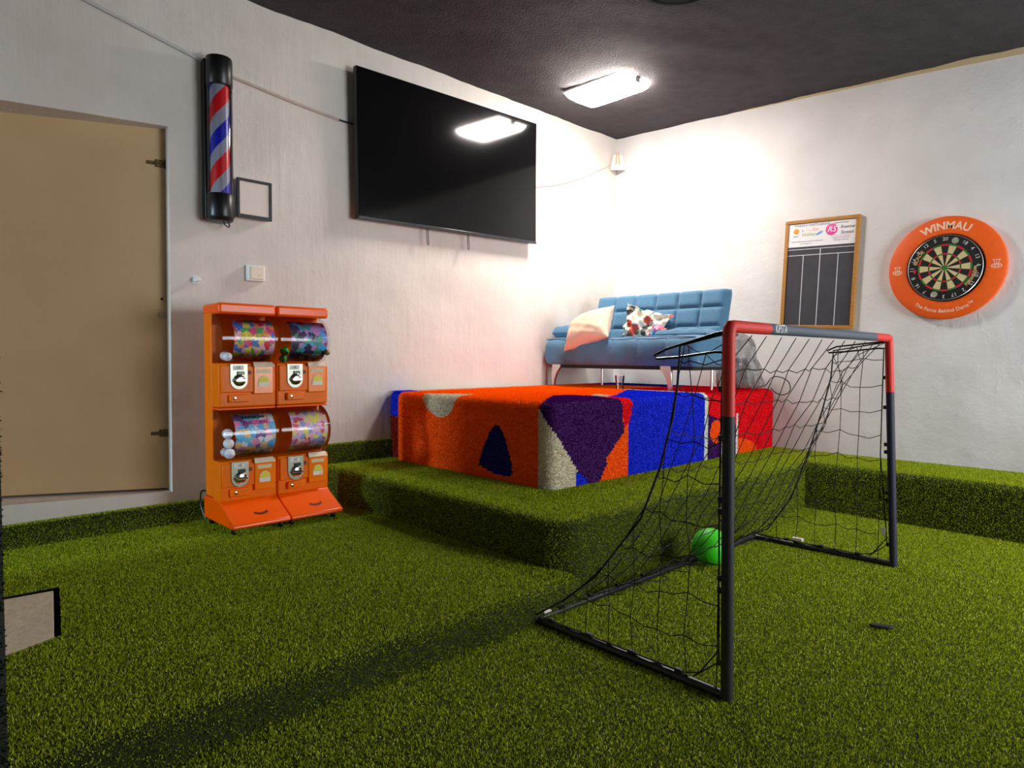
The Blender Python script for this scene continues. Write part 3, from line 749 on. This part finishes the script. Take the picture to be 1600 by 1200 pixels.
def machine(x0, cards, label, caps, texts, capcols, dyy=0):
    t = thing('capsule_machine', label, 'machine', (x0+MW/2, 3.88+dyy, ZM), (0, 0, 0), 'orange capsule vending machines')
    hx = MW/2; Z0 = ZM
    yb, yf, ybf = MD0-3.88, MD1-3.88, MF-3.88
    # base with sloping front apron
    prof = [(yb+.02, .042), (ybf+.01, .042), (ybf, .05), (ybf+.004, .068), (yf-.012, .158), (yf+.0, .172), (yb+.02, .172)]
    MB().prism(prof, -hx, hx, plane='yz').build('base', ORB, t, bevel=.012, seg=3)
    for sx in (-1, 1):
        for yy in (ybf+.075, yb-.02):
            mb = MB().box(sx*(hx-.03)-.008, sx*(hx-.03)+.008, yy-.012, yy+.012, .02, .046)
            c = mb.build('caster', BLACK, t, bevel=.002)
            MB().lathe([(.018, -.008), (.0195, -.004), (.0195, .004), (.018, .008)], (sx*(hx-.03), yy, .0195), n=20, axis='x').build('wheel', BLACK, c)
    # tall back shell with shoulders
    MB().box(-hx+.003, hx-.003, yb-.12, yb, .176, 1.30).build('back_shell', ORA, t, bevel=.010, seg=3)
    for ui, (zb, zp, zd, zt_) in enumerate(((.165, .40, .695, .71), (.71, .965, 1.245, 1.305))):
        # control panel housing
        MB().box(-hx, hx, yf, yb-.123, zb, zp).build('panel_housing', ORA, t, bevel=.010, seg=3)
        MB().box(-hx+.01, hx-.006, yf-.012, yf+.006, zb+.085, zp-.012).build('front_plate', ORA, t, bevel=.006)
        # hood above the dome
        if ui == 1:
            MB().box(-hx, hx, yf-.015, yb+.004, zd+.0, zt_+.004).build('hood', ORB, t, bevel=.014, seg=3)
        else:
            MB().box(-hx, hx, yf+.005, yb-.123, zd-.0, zt_-.002).build('hood', ORB, t, bevel=.004)
        zc = (zp+zd)/2; hz = (zd-zp)/2
        # clear display drum: bulging front and open ends closed by clear cheeks
        yc = yb-.12
        def arcp(q, r=1.0): return (yc-.17*r*cos(q), zc+hz*1.02*r*sin(q))
        mb = MB()
        mb.grid(lambda u, v: (-hx+.006+u*(MW-.012),)+arcp(-pi/2*.97+v*pi*.97), 2, 20)
        for s in (-1, 1):
            pts = [(s*(hx-.006),)+arcp(-pi/2*.97+pi*.97*i/20) for i in range(21)]
            mb.add(pts, [tuple(range(21))])
        mb.build('display_drum', CLEAR, t, smooth=50)
        # printed card just inside the drum
        cx0, cx1 = -hx+.075, hx-.022
        mb = MB(); mb.grid(lambda u, v: (cx0+u*(cx1-cx0),)+arcp(-1.25+v*2.2, .965), 8, 16)
        cd = mb.build('display_card', cards[ui], t, smooth=60)
        for (s, size, tz, colr, sx_) in texts[ui]:
            mb = MB()
            def fn(a, b, tz=tz):
                q = tz+b/hz*1.0; p = arcp(q, .985); return ((cx0+cx1)/2+a, p[0], p[1])
            put_text(mb, s, size, fn, bold=.03, sx=sx_); mb.build('card_lettering', mat('card ink %d %d %d' % colr, colr, rough=.5), cd, smooth=None)
        if ui == 0:
            mb = MB(); mb.grid(lambda u, v: (cx0+u*(cx1-cx0),)+arcp(-1.25+v*.28, .975), 4, 3); mb.build('card_band', mat('card yellow', (206, 190, 40), rough=.5), cd)
        # coin plate with knob
        px = -hx+.108; pt, pb, pr = zp-.006, zp-.150, .049
        poly = [(px-pr, pt), (px-pr, pb+pr)]+[(px+pr*cos(q), pb+pr+pr*sin(q)) for q in [pi+pi*i/14 for i in range(1, 14)]]+[(px+pr, pb+pr), (px+pr, pt)]
        pl = MB().prism(poly, yf-.019, yf-.008).build('coin_plate', STEEL, t, smooth=30)
        MB().box(px-.034, px+.026, yf-.0205, yf-.018, pt-.034, pt-.008).build('price_label', mat('label white', (226, 226, 220), rough=.5), pl)
        mb = MB(); put_text(mb, '1\u20ac', .024, lambda a, b: (px-.004+a, yf-.0212, pt-.021+b)); mb.build('price', mat('ink black', (40, 38, 40), rough=.6), pl, smooth=None)
        MB().box(px-.012, px+.03, yf-.026, yf-.018, pt-.062, pt-.042).build('coin_slot', mat('slot dark', (60, 62, 56), rough=.3, metal=.8), pl, bevel=.003)
        MB().lathe([(.034, yf-.018), (.034, yf-.026), (.026, yf-.032), (.012, yf-.034)], (px+.002, 0, pt-.092), n=28, axis='y').build('knob', CHROME, pl)
        mb = MB(); mb.prism(rounded(px-.030, px+.034, pt-.100, pt-.084, .0078), yf-.048, yf-.030); mb.build('knob_grip', CHROME, pl, bevel=.003)
        # capsule chute lid at the right, sticker and label
        dx0, dx1 = hx-.142, hx-.022
        dr = MB().box(dx0, dx1, yf-.020, yf-.008, zp-.182, zp-.012).build('capsule_door', mat('orange door', (255, 128, 4), rough=.2, spec=.4), t, bevel=.006)
        MB().box(dx0+.018, dx1-.018, yf-.022, yf-.018, zp-.058, zp-.036).build('door_label', mat('label cream', (222, 208, 160), rough=.5), dr)
        lab = MB(); lab.add([(dx0-.004, yf-.034, zp-.018), (dx1+.002, yf-.034, zp-.018), (dx1-.006, yf-.010, zp+.006), (dx0+.002, yf-.010, zp+.006)], [(0, 1, 2, 3)])
        lab.add([(dx0-.004, yf-.034, zp-.021), (dx1+.002, yf-.034, zp-.021), (dx1-.006, yf-.010, zp+.003), (dx0+.002, yf-.010, zp+.003)], [(3, 2, 1, 0)])
        lab.build('shelf_label', mat('label cream2', (230, 214, 186), rough=.5), dr)
        sw = .033; sc = (dx0+dx1)/2
        poly = [(sc-sw, zp-.138), (sc+sw, zp-.138), (sc+sw, zp-.108)]+[(sc+sw*cos(q), zp-.108+.034*sin(q)) for q in [pi*i/10 for i in range(1, 10)]]+[(sc-sw, zp-.108)]
        MB().prism(poly, yf-.0235, yf-.019).build('door_sticker', mat('sticker white', (226, 222, 206), rough=.5), dr, smooth=None)
        poly = [(sc-sw+.002, zp-.112), (sc+sw-.002, zp-.112)]+[(sc+(sw-.002)*cos(q), zp-.108+.031*sin(q)) for q in [pi*i/10 for i in range(0, 11)]]
        MB().prism(poly, yf-.0242, yf-.022).build('sticker_top', mat('sticker yellow', (222, 210, 50), rough=.5), dr, smooth=None)
        # coin return box at the lower left with lock
        cr = MB().box(-hx+.055, -hx+.165, yf-.026, yf+.004, zb+.030, zb+.075).build('coin_box', ORA, t, bevel=.006)
        MB().lathe([(.009, yf-.026), (.009, yf-.031), (.004, yf-.032)], (-hx+.08, 0, zb+.052), n=16, axis='y').build('lock', CHROME, cr)
        MB().box(px+.056, px+.072, yf-.016, yf-.008, zp-.066, zp-.044).build('small_sticker', mat('sticker brown', (120, 34, 16), rough=.5), t)
    # curved dark wordmark smear on the apron
    mb = MB()
    for i in range(9):
        a = -.6+1.2*i/8; xx = .02+.062*sin(a); sl = .25+.10*cos(a)
        y0 = ybf+.006+(yf-ybf-.02)*(.30-.10*(1-cos(a))-.0); 
        def ap(xv, s): return (xv, ybf+.004+(yf-.016-ybf)*s, .068+.09*s+.0016)
        s0 = .30+.35*(1-cos(a))
        mb.add([ap(xx-.005, s0), ap(xx+.004, s0), ap(xx+.006, s0+.10), ap(xx-.003, s0+.10)], [(0, 1, 2, 3)])
    mb.build('wordmark', mat('wordmark brown', (110, 30, 30), rough=.5), t, smooth=None)['kind'] = 'stuff'
    # capsules seen through the drums
    for k, (cx, cy, cz_, r, c1, c2) in enumerate(caps):
        mm = [mat('capsule %d %d %d' % c1, c1, rough=.2), mat('capsule %d %d %d' % c2, c2, rough=.2)]
        ct = thing('toy_capsule', capcols[k], 'capsule', (x0+cx, 3.88+dyy+cy, ZM+cz_), (.4*k, .5+k, .3*k), 'capsules inside the machines')
        MB().lathe([(.001, r)]+[(r*cos(q), r*sin(q)) for q in [pi/2*(1-i/6) for i in range(1, 7)]], n=20).build('upper_half', mm[0], ct)
        MB().lathe([(r*cos(q)*.985, -r*sin(q)) for q in [pi/2*i/6 for i in range(0, 6)]]+[(.001, -r)], n=20).build('lower_half', mm[1], ct)
    return t
JUM = [('JUMBO', .052, .06, (232, 210, 60), 1.0)]
machine(1.395, [CARDS[2], CARDS[0]], 'left orange capsule machine tower nearer the door', 
        [(.042, -.065, .45, .030, (226, 226, 234), (206, 208, 220)), (.040, -.06, .508, .030, (216, 218, 230), (232, 226, 226)), (.046, -.03, .56, .030, (206, 210, 224), (226, 226, 230)),
         (.046, .012, .45, .026, (226, 222, 226), (200, 204, 214)), (.040, -.055, 1.002, .026, (206, 206, 230), (226, 220, 226)), (.046, .0, 1.006, .026, (214, 60, 70), (226, 220, 226))],
        [[('RAINBOW', .026, .75, (50, 46, 60), 1.1), ('UNICORN', .030, .50, (224, 70, 150), 1.1)], JUM],
        ['white capsule low in the left lower drum', 'white capsule in the middle of the left lower drum', 'white capsule on top in the left lower drum', 'pale capsule at the back of the left lower drum', 'lilac capsule in the left upper drum', 'red and white capsule in the left upper drum'])
machine(1.735, [CARDS[3], CARDS[1]], 'right orange capsule machine tower beside the turf platform', 
        [(.040, -.055, 1.035, .027, (40, 130, 30), (30, 40, 24)), (.036, -.04, .99, .024, (60, 120, 40), (40, 60, 30)), (.316, -.06, 1.03, .018, (120, 100, 80), (110, 90, 70))],
        [[], []], ['green and black capsule in the right upper drum', 'dull green capsule low in the right upper drum', 'brown capsule at the right end of the upper drum'], -.0)
cable('cable', [(1.40, 4.10, .14), (1.39, 4.15, .22), (1.41, 4.2, .285), (1.44, 4.19, .29), (1.46, 4.14, .26)], .005, BLACK, 'black power lead looping behind the left capsule machine')

# ------------------------------------------------------------------ football goal
goal = thing('football_goal', 'small football goal with red corners, dark posts and black net', 'goal', (2.94, 1.5, 0))
RED = mat('red foam sleeve', (204, 44, 34), rough=.55); GRY = mat('grey blue sleeve', (74, 82, 92), rough=.55); NVY = mat('dark foam sleeve', (34, 35, 40), rough=.6)
POLE = mat('dark bar', (30, 30, 33), rough=.35)
nT, nB = Vector((1.968, 1.050, 1.222)), Vector((1.978, 1.038, .0))
fT, fB = Vector((3.900, 1.160, 1.232)), Vector((3.916, 1.110, .0))
bN, bF = Vector((1.984, 1.905, .022)), Vector((3.901, 1.885, .022))
r0 = .0205
def at_(a, b, z):
    s = (z-b.z)/(a.z-b.z); return b+(a-b)*s
def bar(name, pts, r, m, n=18, lab=None):
    o = MB().tube(pts, r, n).build(name, m, goal, world=True)
    if lab: o['label'] = lab
    return o
nC, fC = nT, fT
bar('post', [at_(nT, nB, .935), at_(nT, nB, .008)], r0*.97, NVY); bar('post', [at_(fT, fB, .945), at_(fT, fB, .008)], r0*.97, mat('navy foam sleeve', (36, 34, 58), rough=.6))
def elbow(T, B, other, zlow, name='corner_sleeve'):
    d = (other-T).normalized(); q = []
    q.append(at_(T, B, zlow)); q.append(at_(T, B, T.z-.03))
    q += [T+Vector((0, 0, -.012))+d*.004, T+d*.012+Vector((0, 0, -.001)), T+d*.03]
    return q
L_ = (fT-nT).length; d_ = (fT-nT).normalized()
bar('corner_sleeve', elbow(nT, nB, fT, .933)+[nT+d_*.305], r0, RED); bar('corner_sleeve', elbow(fT, fB, nT, .943)+[fT-d_*.285], r0, RED)
cbar = bar('crossbar', [nT+d_*.300, fT-d_*.280], r0*.985, GRY)
mb = MB(); put_text(mb, 'KIPSTA', .042, lambda a, b: tuple(nT+d_*(.385+a)+Vector((0, -r0-.0008, b))), bold=.01, sx=.82)
o = mb.build('crossbar_lettering', mat('sleeve print', (196, 200, 204), rough=.6), goal, smooth=None, world=True)
gr = .0165
Z = Vector((0, 0, gr))
bar('side_bar', [Vector((nB.x, nB.y, gr)), Vector((bN.x, bN.y, gr))], gr, POLE); bar('side_bar', [Vector((fB.x, fB.y, gr)), Vector((bF.x, bF.y, gr))], gr, POLE)
bar('back_bar', [Vector((bN.x-.01, bN.y, gr)), Vector((bF.x+.01, bF.y, gr))], gr, POLE)
for p in (bN, bF):
    bar('corner_joint', [Vector((p.x-.025, p.y+.0, gr)), Vector((p.x+.025, p.y, gr))], gr*1.15, DARK)
# brackets holding the net back below the crossbar
def bracket(x, T, tip_y, zz):
    pts = [(x, T.y+.01, T.z-.015), (x, T.y+.05, T.z-.022), (x, tip_y-.05, zz+.022), (x, tip_y, zz), (x+.0, tip_y-.01, zz-.012), (x, tip_y-.1, zz-.006), (x, T.y+.05, zz+.012), (x, T.y+.01, zz+.01)]
    bar('net_bracket', pts, .0045, mat('bracket black', (16, 16, 17), rough=.3, metal=.3), 8)
bracket(1.975, nT, 1.335, 1.128); bracket(3.895, fT, 1.475, 1.165)
# net
CORD = mat('net cord', (17, 17, 19), rough=.8)
def spl(P, s):
    """point on polyline by arc fraction"""
    d = [0]
    for i in range(len(P)-1): d.append(d[-1]+sqrt(sum((P[i+1][k]-P[i][k])**2 for k in range(len(P[0])))))
    s = max(0, min(1, s))*d[-1]
    for i in range(len(P)-1):
        if s <= d[i+1] or i == len(P)-2:
            f = (s-d[i])/max(1e-9, d[i+1]-d[i]); return tuple(P[i][k]+(P[i+1][k]-P[i][k])*f for k in range(len(P[0])))
EL = [(1.06,1.20),(1.232,1.162),(1.240,1.03),(1.256,.92),(1.304,.736),(1.382,.541),(1.585,.281),(1.747,.142),(1.90,.04)]
ER = [(1.17,1.21),(1.443,1.165),(1.453,1.013),(1.495,.828),(1.572,.562),(1.666,.284),(1.80,.08),(1.885,.035)]
EM = [(1.11,1.20),(1.19,1.08),(1.27,.92),(1.36,.74),(1.47,.52),(1.58,.32),(1.72,.13),(1.885,.035)]
rng = random.Random(7)
NU, NV = 15, 10
jit = [[(rng.uniform(-1, 1), rng.uniform(-1, 1), rng.uniform(-1, 1)) for _ in range(NU+1)] for _ in range(NV+1)]
def netp(u, v):
    a, b, c = spl(EL, v), spl(ER, v), spl(EM, v)
    w = min(1, 5*u*(1-u)*1.2)**.8
    y = (a[0]*(1-u)+b[0]*u)*(1-w)+c[0]*w; z = (a[1]*(1-u)+b[1]*u)*(1-w)+c[1]*w
    x = 1.972+u*(3.905-1.972)
    x += .05*sin(pi*v)*sin(2*pi*u)*.6
    z -= .035*sin(pi*u)*sin(pi*v)
    # pushed out where the ball lies
    return Vector((x, y, max(.03, z)))
def node(i, j):
    p = netp(i/NU, j/NV); k = jit[j][i]; a = .012 if 0 < j < NV and 0 < i < NU else 0
    return p+Vector((k[0], k[1], k[2]))*a
def strand(mb, a, b, sag, r=.0019):
    m = (a+b)/2+Vector((0, 0, -sag)); mb.tube([a, (a*3+b)/4*0+(a+(m-a)*.55), m, b+(m-b)*.55, b], r, 4, cap=False)
mb = MB()
for i in range(NU+1):
    for j in range(NV):
        strand(mb, node(i, j), node(i, j+1), .001)
for j in range(1, NV):
    for i in range(NU):
        strand(mb, node(i, j), node(i+1, j), rng.uniform(.004, .016))
# loose slack lying along the back bar
for q in range(7):
    x = 2.3+q*.22; mb.tube([(x+.30*s+rng.uniform(-.02, .02), 1.87-.10*sin(pi*s)-.05*rng.random(), .05+.02*rng.random()) for s in [k/6 for k in range(7)]], .002, 4)
nb = mb.build('net', CORD, goal, smooth=None, world=True); nb['kind'] = 'stuff'; nb['label'] = 'black cord net at the back of the goal'
def side_net(x, T, B, E, lab):
    mb = MB(); y0 = T.y+.025
    curve = sorted([(p[0], p[1]) for p in E[1:]], key=lambda p: p[0])
    def zof(y):
        if y <= curve[0][0]: return curve[0][1]
        for (a, b), (c, d) in zip(curve, curve[1:]):
            if y <= c: return b+(d-b)*(y-a)/max(1e-6, c-a)
        return .03
    cz2 = sorted([(p[1], p[0]) for p in E], key=lambda p: p[0])
    def yof(z):
        for (a, b), (c, d) in zip(cz2, cz2[1:]):
            if z <= c: return b+(d-b)*(z-a)/max(1e-6, c-a)
        return cz2[-1][1]
    ys = [y0+k*.112 for k in range(0, 9)]
    ys = [yy for yy in ys if yy < 1.86]; zs = [.035+.135*k for k in range(0, 11)]; zs = [z for z in zs if z < 1.12]
    P = {}
    for a, yy in enumerate(ys):
        for b, z in enumerate(zs):
            if z <= zof(yy)+.02:
                e = 0 if (a == 0 or b == 0) else .013
                P[a, b] = Vector((x+rng.uniform(-.01, .01)*(e > 0), yy+rng.uniform(-e, e), z+rng.uniform(-e, e)*1.4))
    for (a, b), p in P.items():
        if (a, b+1) in P: strand(mb, p, P[a, b+1], 0)
        else: strand(mb, p, Vector((x, p.y, max(p.z, zof(p.y)))), 0)
        if (a+1, b) in P: strand(mb, p, P[a+1, b], rng.uniform(.006, .022))
        elif b: strand(mb, p, Vector((x, max(p.y, yof(p.z)), p.z)), .01)
    mb.tube([(x, p[0], p[1]) for p in E], .0042, 6); mb.tube([(x, T.y+.024, 1.17), (x, T.y+.026, .6), (x, B.y+.03, .12), (x, B.y+.12, .042)], .003, 5)
    mb.tube([(x, B.y+.03, .16), (x, B.y+.10, .06), (x, B.y+.16, .040), (x, bN.y-.05, .036)], .003, 5)
    o = mb.build('net', CORD, goal, smooth=None, world=True); o['kind'] = 'stuff'; o['label'] = lab
side_net(1.976, nT, nB, EL, 'black cord net on the near side of the goal'); side_net(3.902, fT, fB, ER, 'black cord net on the far side of the goal')
# clips along posts and ground bars
def clip(p, axis):
    s = (.006, .008, .010) if axis == 'z' else (.014, .009, .009)
    if axis == 'y': s = (.009, .014, .009)
    MB().box(p[0]-s[0], p[0]+s[0], p[1]-s[1], p[1]+s[1], p[2]-s[2], p[2]+s[2]).build('net_clip', BLACK, goal, bevel=.003, world=True)
for z in (.12, .36, .40, .62, .66, .86, 1.02):
    for T, B in ((nT, nB), (fT, fB)):
        p = at_(T, B, z); clip((p.x, p.y+r0+.006, p.z), 'z')
for s in (.18, .38, .58, .78): 
    clip((1.98, 1.04+s, .036), 'y'); clip((3.91, 1.11+s, .036), 'y')
for k in range(9): clip((2.12+k*.205, 1.895, .036), 'x')
TAG = mat('white tag', (222, 216, 206), rough=.6)
for p, s in (((3.905, 1.62, .052), (.014, .030, .008)), ((3.90, 1.16, .19), (.003, .012, .022)), ((2.02, 1.885, .045), (.022, .010, .003))):
    MB().box(p[0]-s[0], p[0]+s[0], p[1]-s[1], p[1]+s[1], p[2]-s[2], p[2]+s[2]).build('care_tag', TAG, goal, bevel=.002, world=True)
# ball
t = thing('ball', 'bright green ball resting in the goal net', 'ball', (3.20, 1.79, .012))
mb = MB(); R_ = .098; mb.lathe([(.0005, -R_)]+[(R_*cos(q), R_*sin(q)) for q in [-pi/2+pi*i/20 for i in range(1, 20)]]+[(.0005, R_)], (0, 0, R_), n=40)
mb.build('ball_skin', mat('green rubber', (60, 206, 24), rough=.5, bump=.15, bscale=120), t, smooth=80)
MB().lathe([(.004, 0), (.003, .002)], (0, -.02, 2*R_-.003), n=10).build('valve', mat('green dark', (40, 150, 20), rough=.6), t)
# dark rubber scrap on the turf
mb = MB(); mb.prism([(.045*cos(q)*(1+.15*sin(3*q)), .017*sin(q)*(1+.2*cos(2*q))) for q in [2*pi*i/18 for i in range(18)]], .008, .02, plane='xy')
t = mb.build('rubber_scrap', mat('rubber black', (16, 17, 20), rough=.6), bevel=.004); t.location = (2.975, .88, 0); t.rotation_euler = (0, 0, rad(-62)); tag(t, 'small flat black rubber scrap lying on the turf', 'scrap')

# ------------------------------------------------------------------ sofa
sf = thing('sofa_bed', 'blue tufted sofa bed with chrome legs on the stage', 'sofa', (4.80, 3.415, ZS+.006), (0, 0, rad(-90)))
FAB = mat('blue fabric', (78, 126, 158), rough=.75, col2=(70, 116, 148), nscale=40, sheen=.2, bump=.05, bscale=300)
def pillow_panel(nx, nz, x0, x1, z0, z1, depth, puff, fold=0):
    """closed cushion slab with stitched squares on its front"""
    mb = MB(); NX, NZ = nx*12, nz*12
    def front(u, v):
        cu, cv = (u*nx) % 1, (v*nz) % 1
        if u >= 1: cu = 1
        if v >= 1: cv = 1
        k = (1-abs(2*cu-1)**7)*(1-abs(2*cv-1)**7)
        e = min(1, min(u, 1-u)*30, min(v, 1-v)*12)
        e = sqrt(max(0, 1-(1-e)**2))
        wr = fold*(.5*sin(40*u+6*v*3)+.5*sin(23*u-11*v))*sin(pi*v)
        return (x0+u*(x1-x0), -depth/2*e-puff*k+wr, z0+v*(z1-z0))
    mb.grid(front, NX, NZ)
    def back(u, v):
        e = min(1, min(u, 1-u)*30, min(v, 1-v)*12); e = sqrt(max(0, 1-(1-e)**2)); return (x0+u*(x1-x0), depth/2*e, z0+v*(z1-z0))
    mb.grid(back, NX, NZ)
    return mb
bk = pillow_panel(6, 3, -.70, .665, .0, .50, .13, .030).build('backrest', FAB, sf, smooth=70)
bk.location = (0, .27, .355); bk.rotation_euler = (rad(-14), 0, 0)
# seat: pillowed top and drooping front
mb = MB()
NXs = 6
def seat(u, v):
    x = -.885+u*1.605
    path = [(.30, .425), (.10, .437), (-.15, .440), (-.235, .425), (-.262, .38), (-.268, .30), (-.262, .225), (-.24, .198), (-.10, .19), (.30, .19)]
    y, z = spl(path, v)
    cu = (u*NXs) % 1; k = 1-abs(2*cu-1)**8
    e = min(1, min(u, 1-u)*26); e = sqrt(max(0, 1-(1-e)**2))
    ce = ( .02, .315)
    wr = .009*sin(34*u+3*sin(9*v))*max(0, 1-abs(v-.52)*4.5)
    y = ce[0]+(y-ce[0])*(.86+.14*e)-.010*k*(1 if v > .3 and v < .75 else 0)-wr
    z = ce[1]+(z-ce[1])*(.80+.20*e)+.008*k*(v < .35)
    return (x, y, z)
mb.grid(seat, 96, 40)
for s in (0, 1):
    pts = [seat(s, v/20) for v in range(21)]; mb.add(pts, [tuple(range(21))])
mb.build('seat', FAB, sf, smooth=70)
MB().tube([(-.87, -.238, .428), (-.4, -.244, .437), (0, -.244, .437), (.4, -.244, .437), (.71, -.238, .428)], .004, 6).build('piping', mat('blue piping', (66, 98, 124), rough=.7), sf)
def pad(x0, x1, y0, y1, z0, z1):
    mb = MB()
    def fn(sg):
        def g(u, v):
            a, b = 2*u-1, 2*v-1; k = ((1-a**6)*(1-b**6))**.38
            return ((x0+x1)/2+a*(x1-x0)/2, (y0+y1)/2+b*(y1-y0)/2, (z0+z1)/2+sg*k*(z1-z0)/2+.006*sin(9*a+4*b)*k)
        return g
    mb.grid(fn(1), 20, 20); mb.grid(fn(-1), 20, 20); return mb
pad(-.885, -.53, -.15, .26, .425, .565).build('arm_pad', FAB, sf, smooth=80); pad(.22, .70, -.08, .16, .42, .50).build('arm_pad', FAB, sf, smooth=80)
MB().box(-.80, .66, -.20, .27, .165, .20).build('under_frame', DARK, sf)
LEGM = mat('leg chrome', (214, 212, 208), rough=.2, metal=.85)
for x, sg in ((-.815, 1), (.47, -1)):
    poly = [(x+sg*q, z) for q, z in ((-.005, 0), (.02, 0), (.03, .06), (.055, .12), (.10, .175), (.10, .20), (-.0, .20), (-.012, .10))]
    MB().prism(poly, -.215, -.185).build('leg', LEGM, sf, bevel=.003)
for x in (-.55, .60): MB().tube([(x, .20, .0), (x, .20, .19)], .012, 12).build('leg', LEGM, sf)
# cushions
def cushion(name, loc, rot, sx, sz, th, m, label, crumple=0, seed=1, stretch=(0, 0)):
    rg = random.Random(seed); ph = [rg.uniform(0, 6) for _ in range(6)]
    mb = MB()
    def fn(sg):
        def g(u, v):
            a, b = 2*u-1, 2*v-1
            k = max(0, (1-abs(a)**2.6)*(1-abs(b)**2.6))**.55
            pin = 1-.13*(1-abs(a)**2)*(abs(b)**3)
            pin2 = 1-.13*(1-abs(b)**2)*(abs(a)**3)
            x = a*sx/2*pin2*(1+stretch[0]*b); z = b*sz/2*pin*(1+stretch[1]*a)
            y = sg*k*th/2
            wv = crumple*(sin(5*a+ph[0]+3*b)*cos(6*b+ph[1])+.6*sin(9*a-7*b+ph[2])+.4*sin(15*b+8*a+ph[3]))
            return (x+wv*.35*sin(3*b+ph[4]), y+wv, z+wv*.5*cos(4*a+ph[5]))
        return g
    mb.grid(fn(1), 40, 40); mb.grid(fn(-1), 40, 40)
    t = mb.build(name, m, smooth=80); t.location = loc; t.rotation_euler = rot
    return tag(t, label, 'cushion', 'cushions on the sofa')
CRM = mat('cream cotton', (222, 198, 172), rough=.8, bump=.08, bscale=60)
cc = cushion('cushion', (4.60, 3.80, 1.375), (rad(-34), rad(-15), rad(-88)), .50, .35, .23, CRM, 'plain cream cushion leaning over the front of the sofa', .004, 2)
m = print_mat('floral print', [(226, 214, 196), (232, 220, 204), (228, 216, 198), (70, 66, 60), (226, 212, 196), (40, 130, 120), (230, 218, 202), (200, 80, 60), (230, 218, 202), (224, 210, 190)], 17, 3)
c2 = cushion('cushion', (4.93, 3.45, 1.40), (rad(-18), rad(12), rad(-84)), .42, .34, .13, m, 'crumpled cream cushion with scattered floral print in the middle of the sofa', .022, 11, (.15, -.1))
m2 = print_mat('scarf print', [(220, 60, 130), (60, 160, 200), (240, 230, 220), (236, 90, 90), (40, 110, 160)], 22, 4)
mb = MB()
mb.grid(lambda u, v: (-.08+.16*u+.02*sin(9*v), -.05+.1*v+.02*sin(11*u), .0+.10*sin(pi*u)**.6*sin(pi*v)**.5+.014*sin(17*u+9*v)), 24, 20)
c3 = mb.build('scarf', m2, smooth=70); c3.location = (4.88, 3.27, 1.30); c3.rotation_euler = (0, 0, rad(-90)); tag(c3, 'bunched pink and blue scarf beside the floral cushion', 'scarf')

# ------------------------------------------------------------------ cup, plastic bag, cord on the stage
t = thing('plastic_cup', 'clear plastic cup standing on the stage edge before the sofa', 'cup', (4.44, 3.335, ZS+.006))
MB().lathe([(.030, .0), (.0305, .004), (.040, .112), (.0415, .116), (.0395, .116), (.039, .11), (.0295, .006), (.005, .005)], n=28, cap=False).build('cup_body', CLEAR, t)
MB().tube([(.0416*cos(2*pi*i/28), .0416*sin(2*pi*i/28), .116) for i in range(28)], .0022, 6, closed=True).build('cup_rim', mat('cup rim', (226, 216, 214), rough=.2, alpha=.55), t)
PB = bpy.data.materials.new('crinkled clear film'); PB.use_nodes = True
nt = PB.node_tree; N = nt.nodes; Lk = nt.links; N.remove(N['Principled BSDF'])
tb = N.new('ShaderNodeBsdfTransparent'); tb.inputs[0].default_value = (.68, .68, .68, 1); gb = N.new('ShaderNodeBsdfGlossy'); gb.inputs['Roughness'].default_value = .12
lw = N.new('ShaderNodeLayerWeight'); lw.inputs[0].default_value = .35; mx = N.new('ShaderNodeMixShader'); Lk.new(lw.outputs['Facing'], mx.inputs[0])
no = N.new('ShaderNodeTexNoise'); no.inputs['Scale'].default_value = 22; bp = N.new('ShaderNodeBump'); bp.inputs['Strength'].default_value = .6; bp.inputs['Distance'].default_value = .02
Lk.new(no.outputs['Fac'], bp.inputs['Height']); Lk.new(bp.outputs[0], gb.inputs['Normal']); Lk.new(bp.outputs[0], lw.inputs['Normal'])
Lk.new(tb.outputs[0], mx.inputs[1]); Lk.new(gb.outputs[0], mx.inputs[2]); Lk.new(mx.outputs[0], N['Material Output'].inputs[0])
t = thing('clear_plastic_bag', 'clear crinkled plastic bag slumped on the stage beside the sofa', 'bag', (5.36, 2.76, ZS+.008))
mb = MB()
def bag(u, v):
    a = 2*pi*u; pr = spl([(.165, 0), (.19, .03), (.185, .16), (.15, .27), (.16, .34), (.135, .42), (.06, .47), (.003, .475)], v)
    cr = 1+.07*sin(5*a+7*v)+.05*sin(9*a-12*v)+.03*sin(17*a+20*v)
    return (pr[0]*cr*cos(a)*.85, pr[0]*cr*sin(a)*1.0+.03*v, pr[1]*(1+.02*sin(3*a)))
mb.grid(bag, 72, 36); mb.build('film', PB, t, smooth=50)
mb = MB()
def bag2(u, v):
    a = 2*pi*u; pr = spl([(.10, 0), (.12, .05), (.10, .18), (.05, .25), (.002, .26)], v); cr = 1+.1*sin(4*a+5*v)
    return (.02+pr[0]*cr*cos(a), .0+pr[0]*cr*sin(a), .01+pr[1])
mb.grid(bag2, 48, 20); mb.build('inner_film', PB, t, smooth=50)
cable('cable', [(5.60, 2.80, .866), (5.59, 2.70, .868), (5.57, 2.62, .885), (5.53, 2.55, .95), (5.5, 2.48, .965), (5.5, 2.40, .935), (5.5, 2.372, .88), (5.5, 2.385, .835), (5.5, 2.44, .812), (5.5, 2.50, .83), (5.5, 2.54, .868)], .0042, BLACK, 'black cord curling in a loop over the end of the stage', n=8)
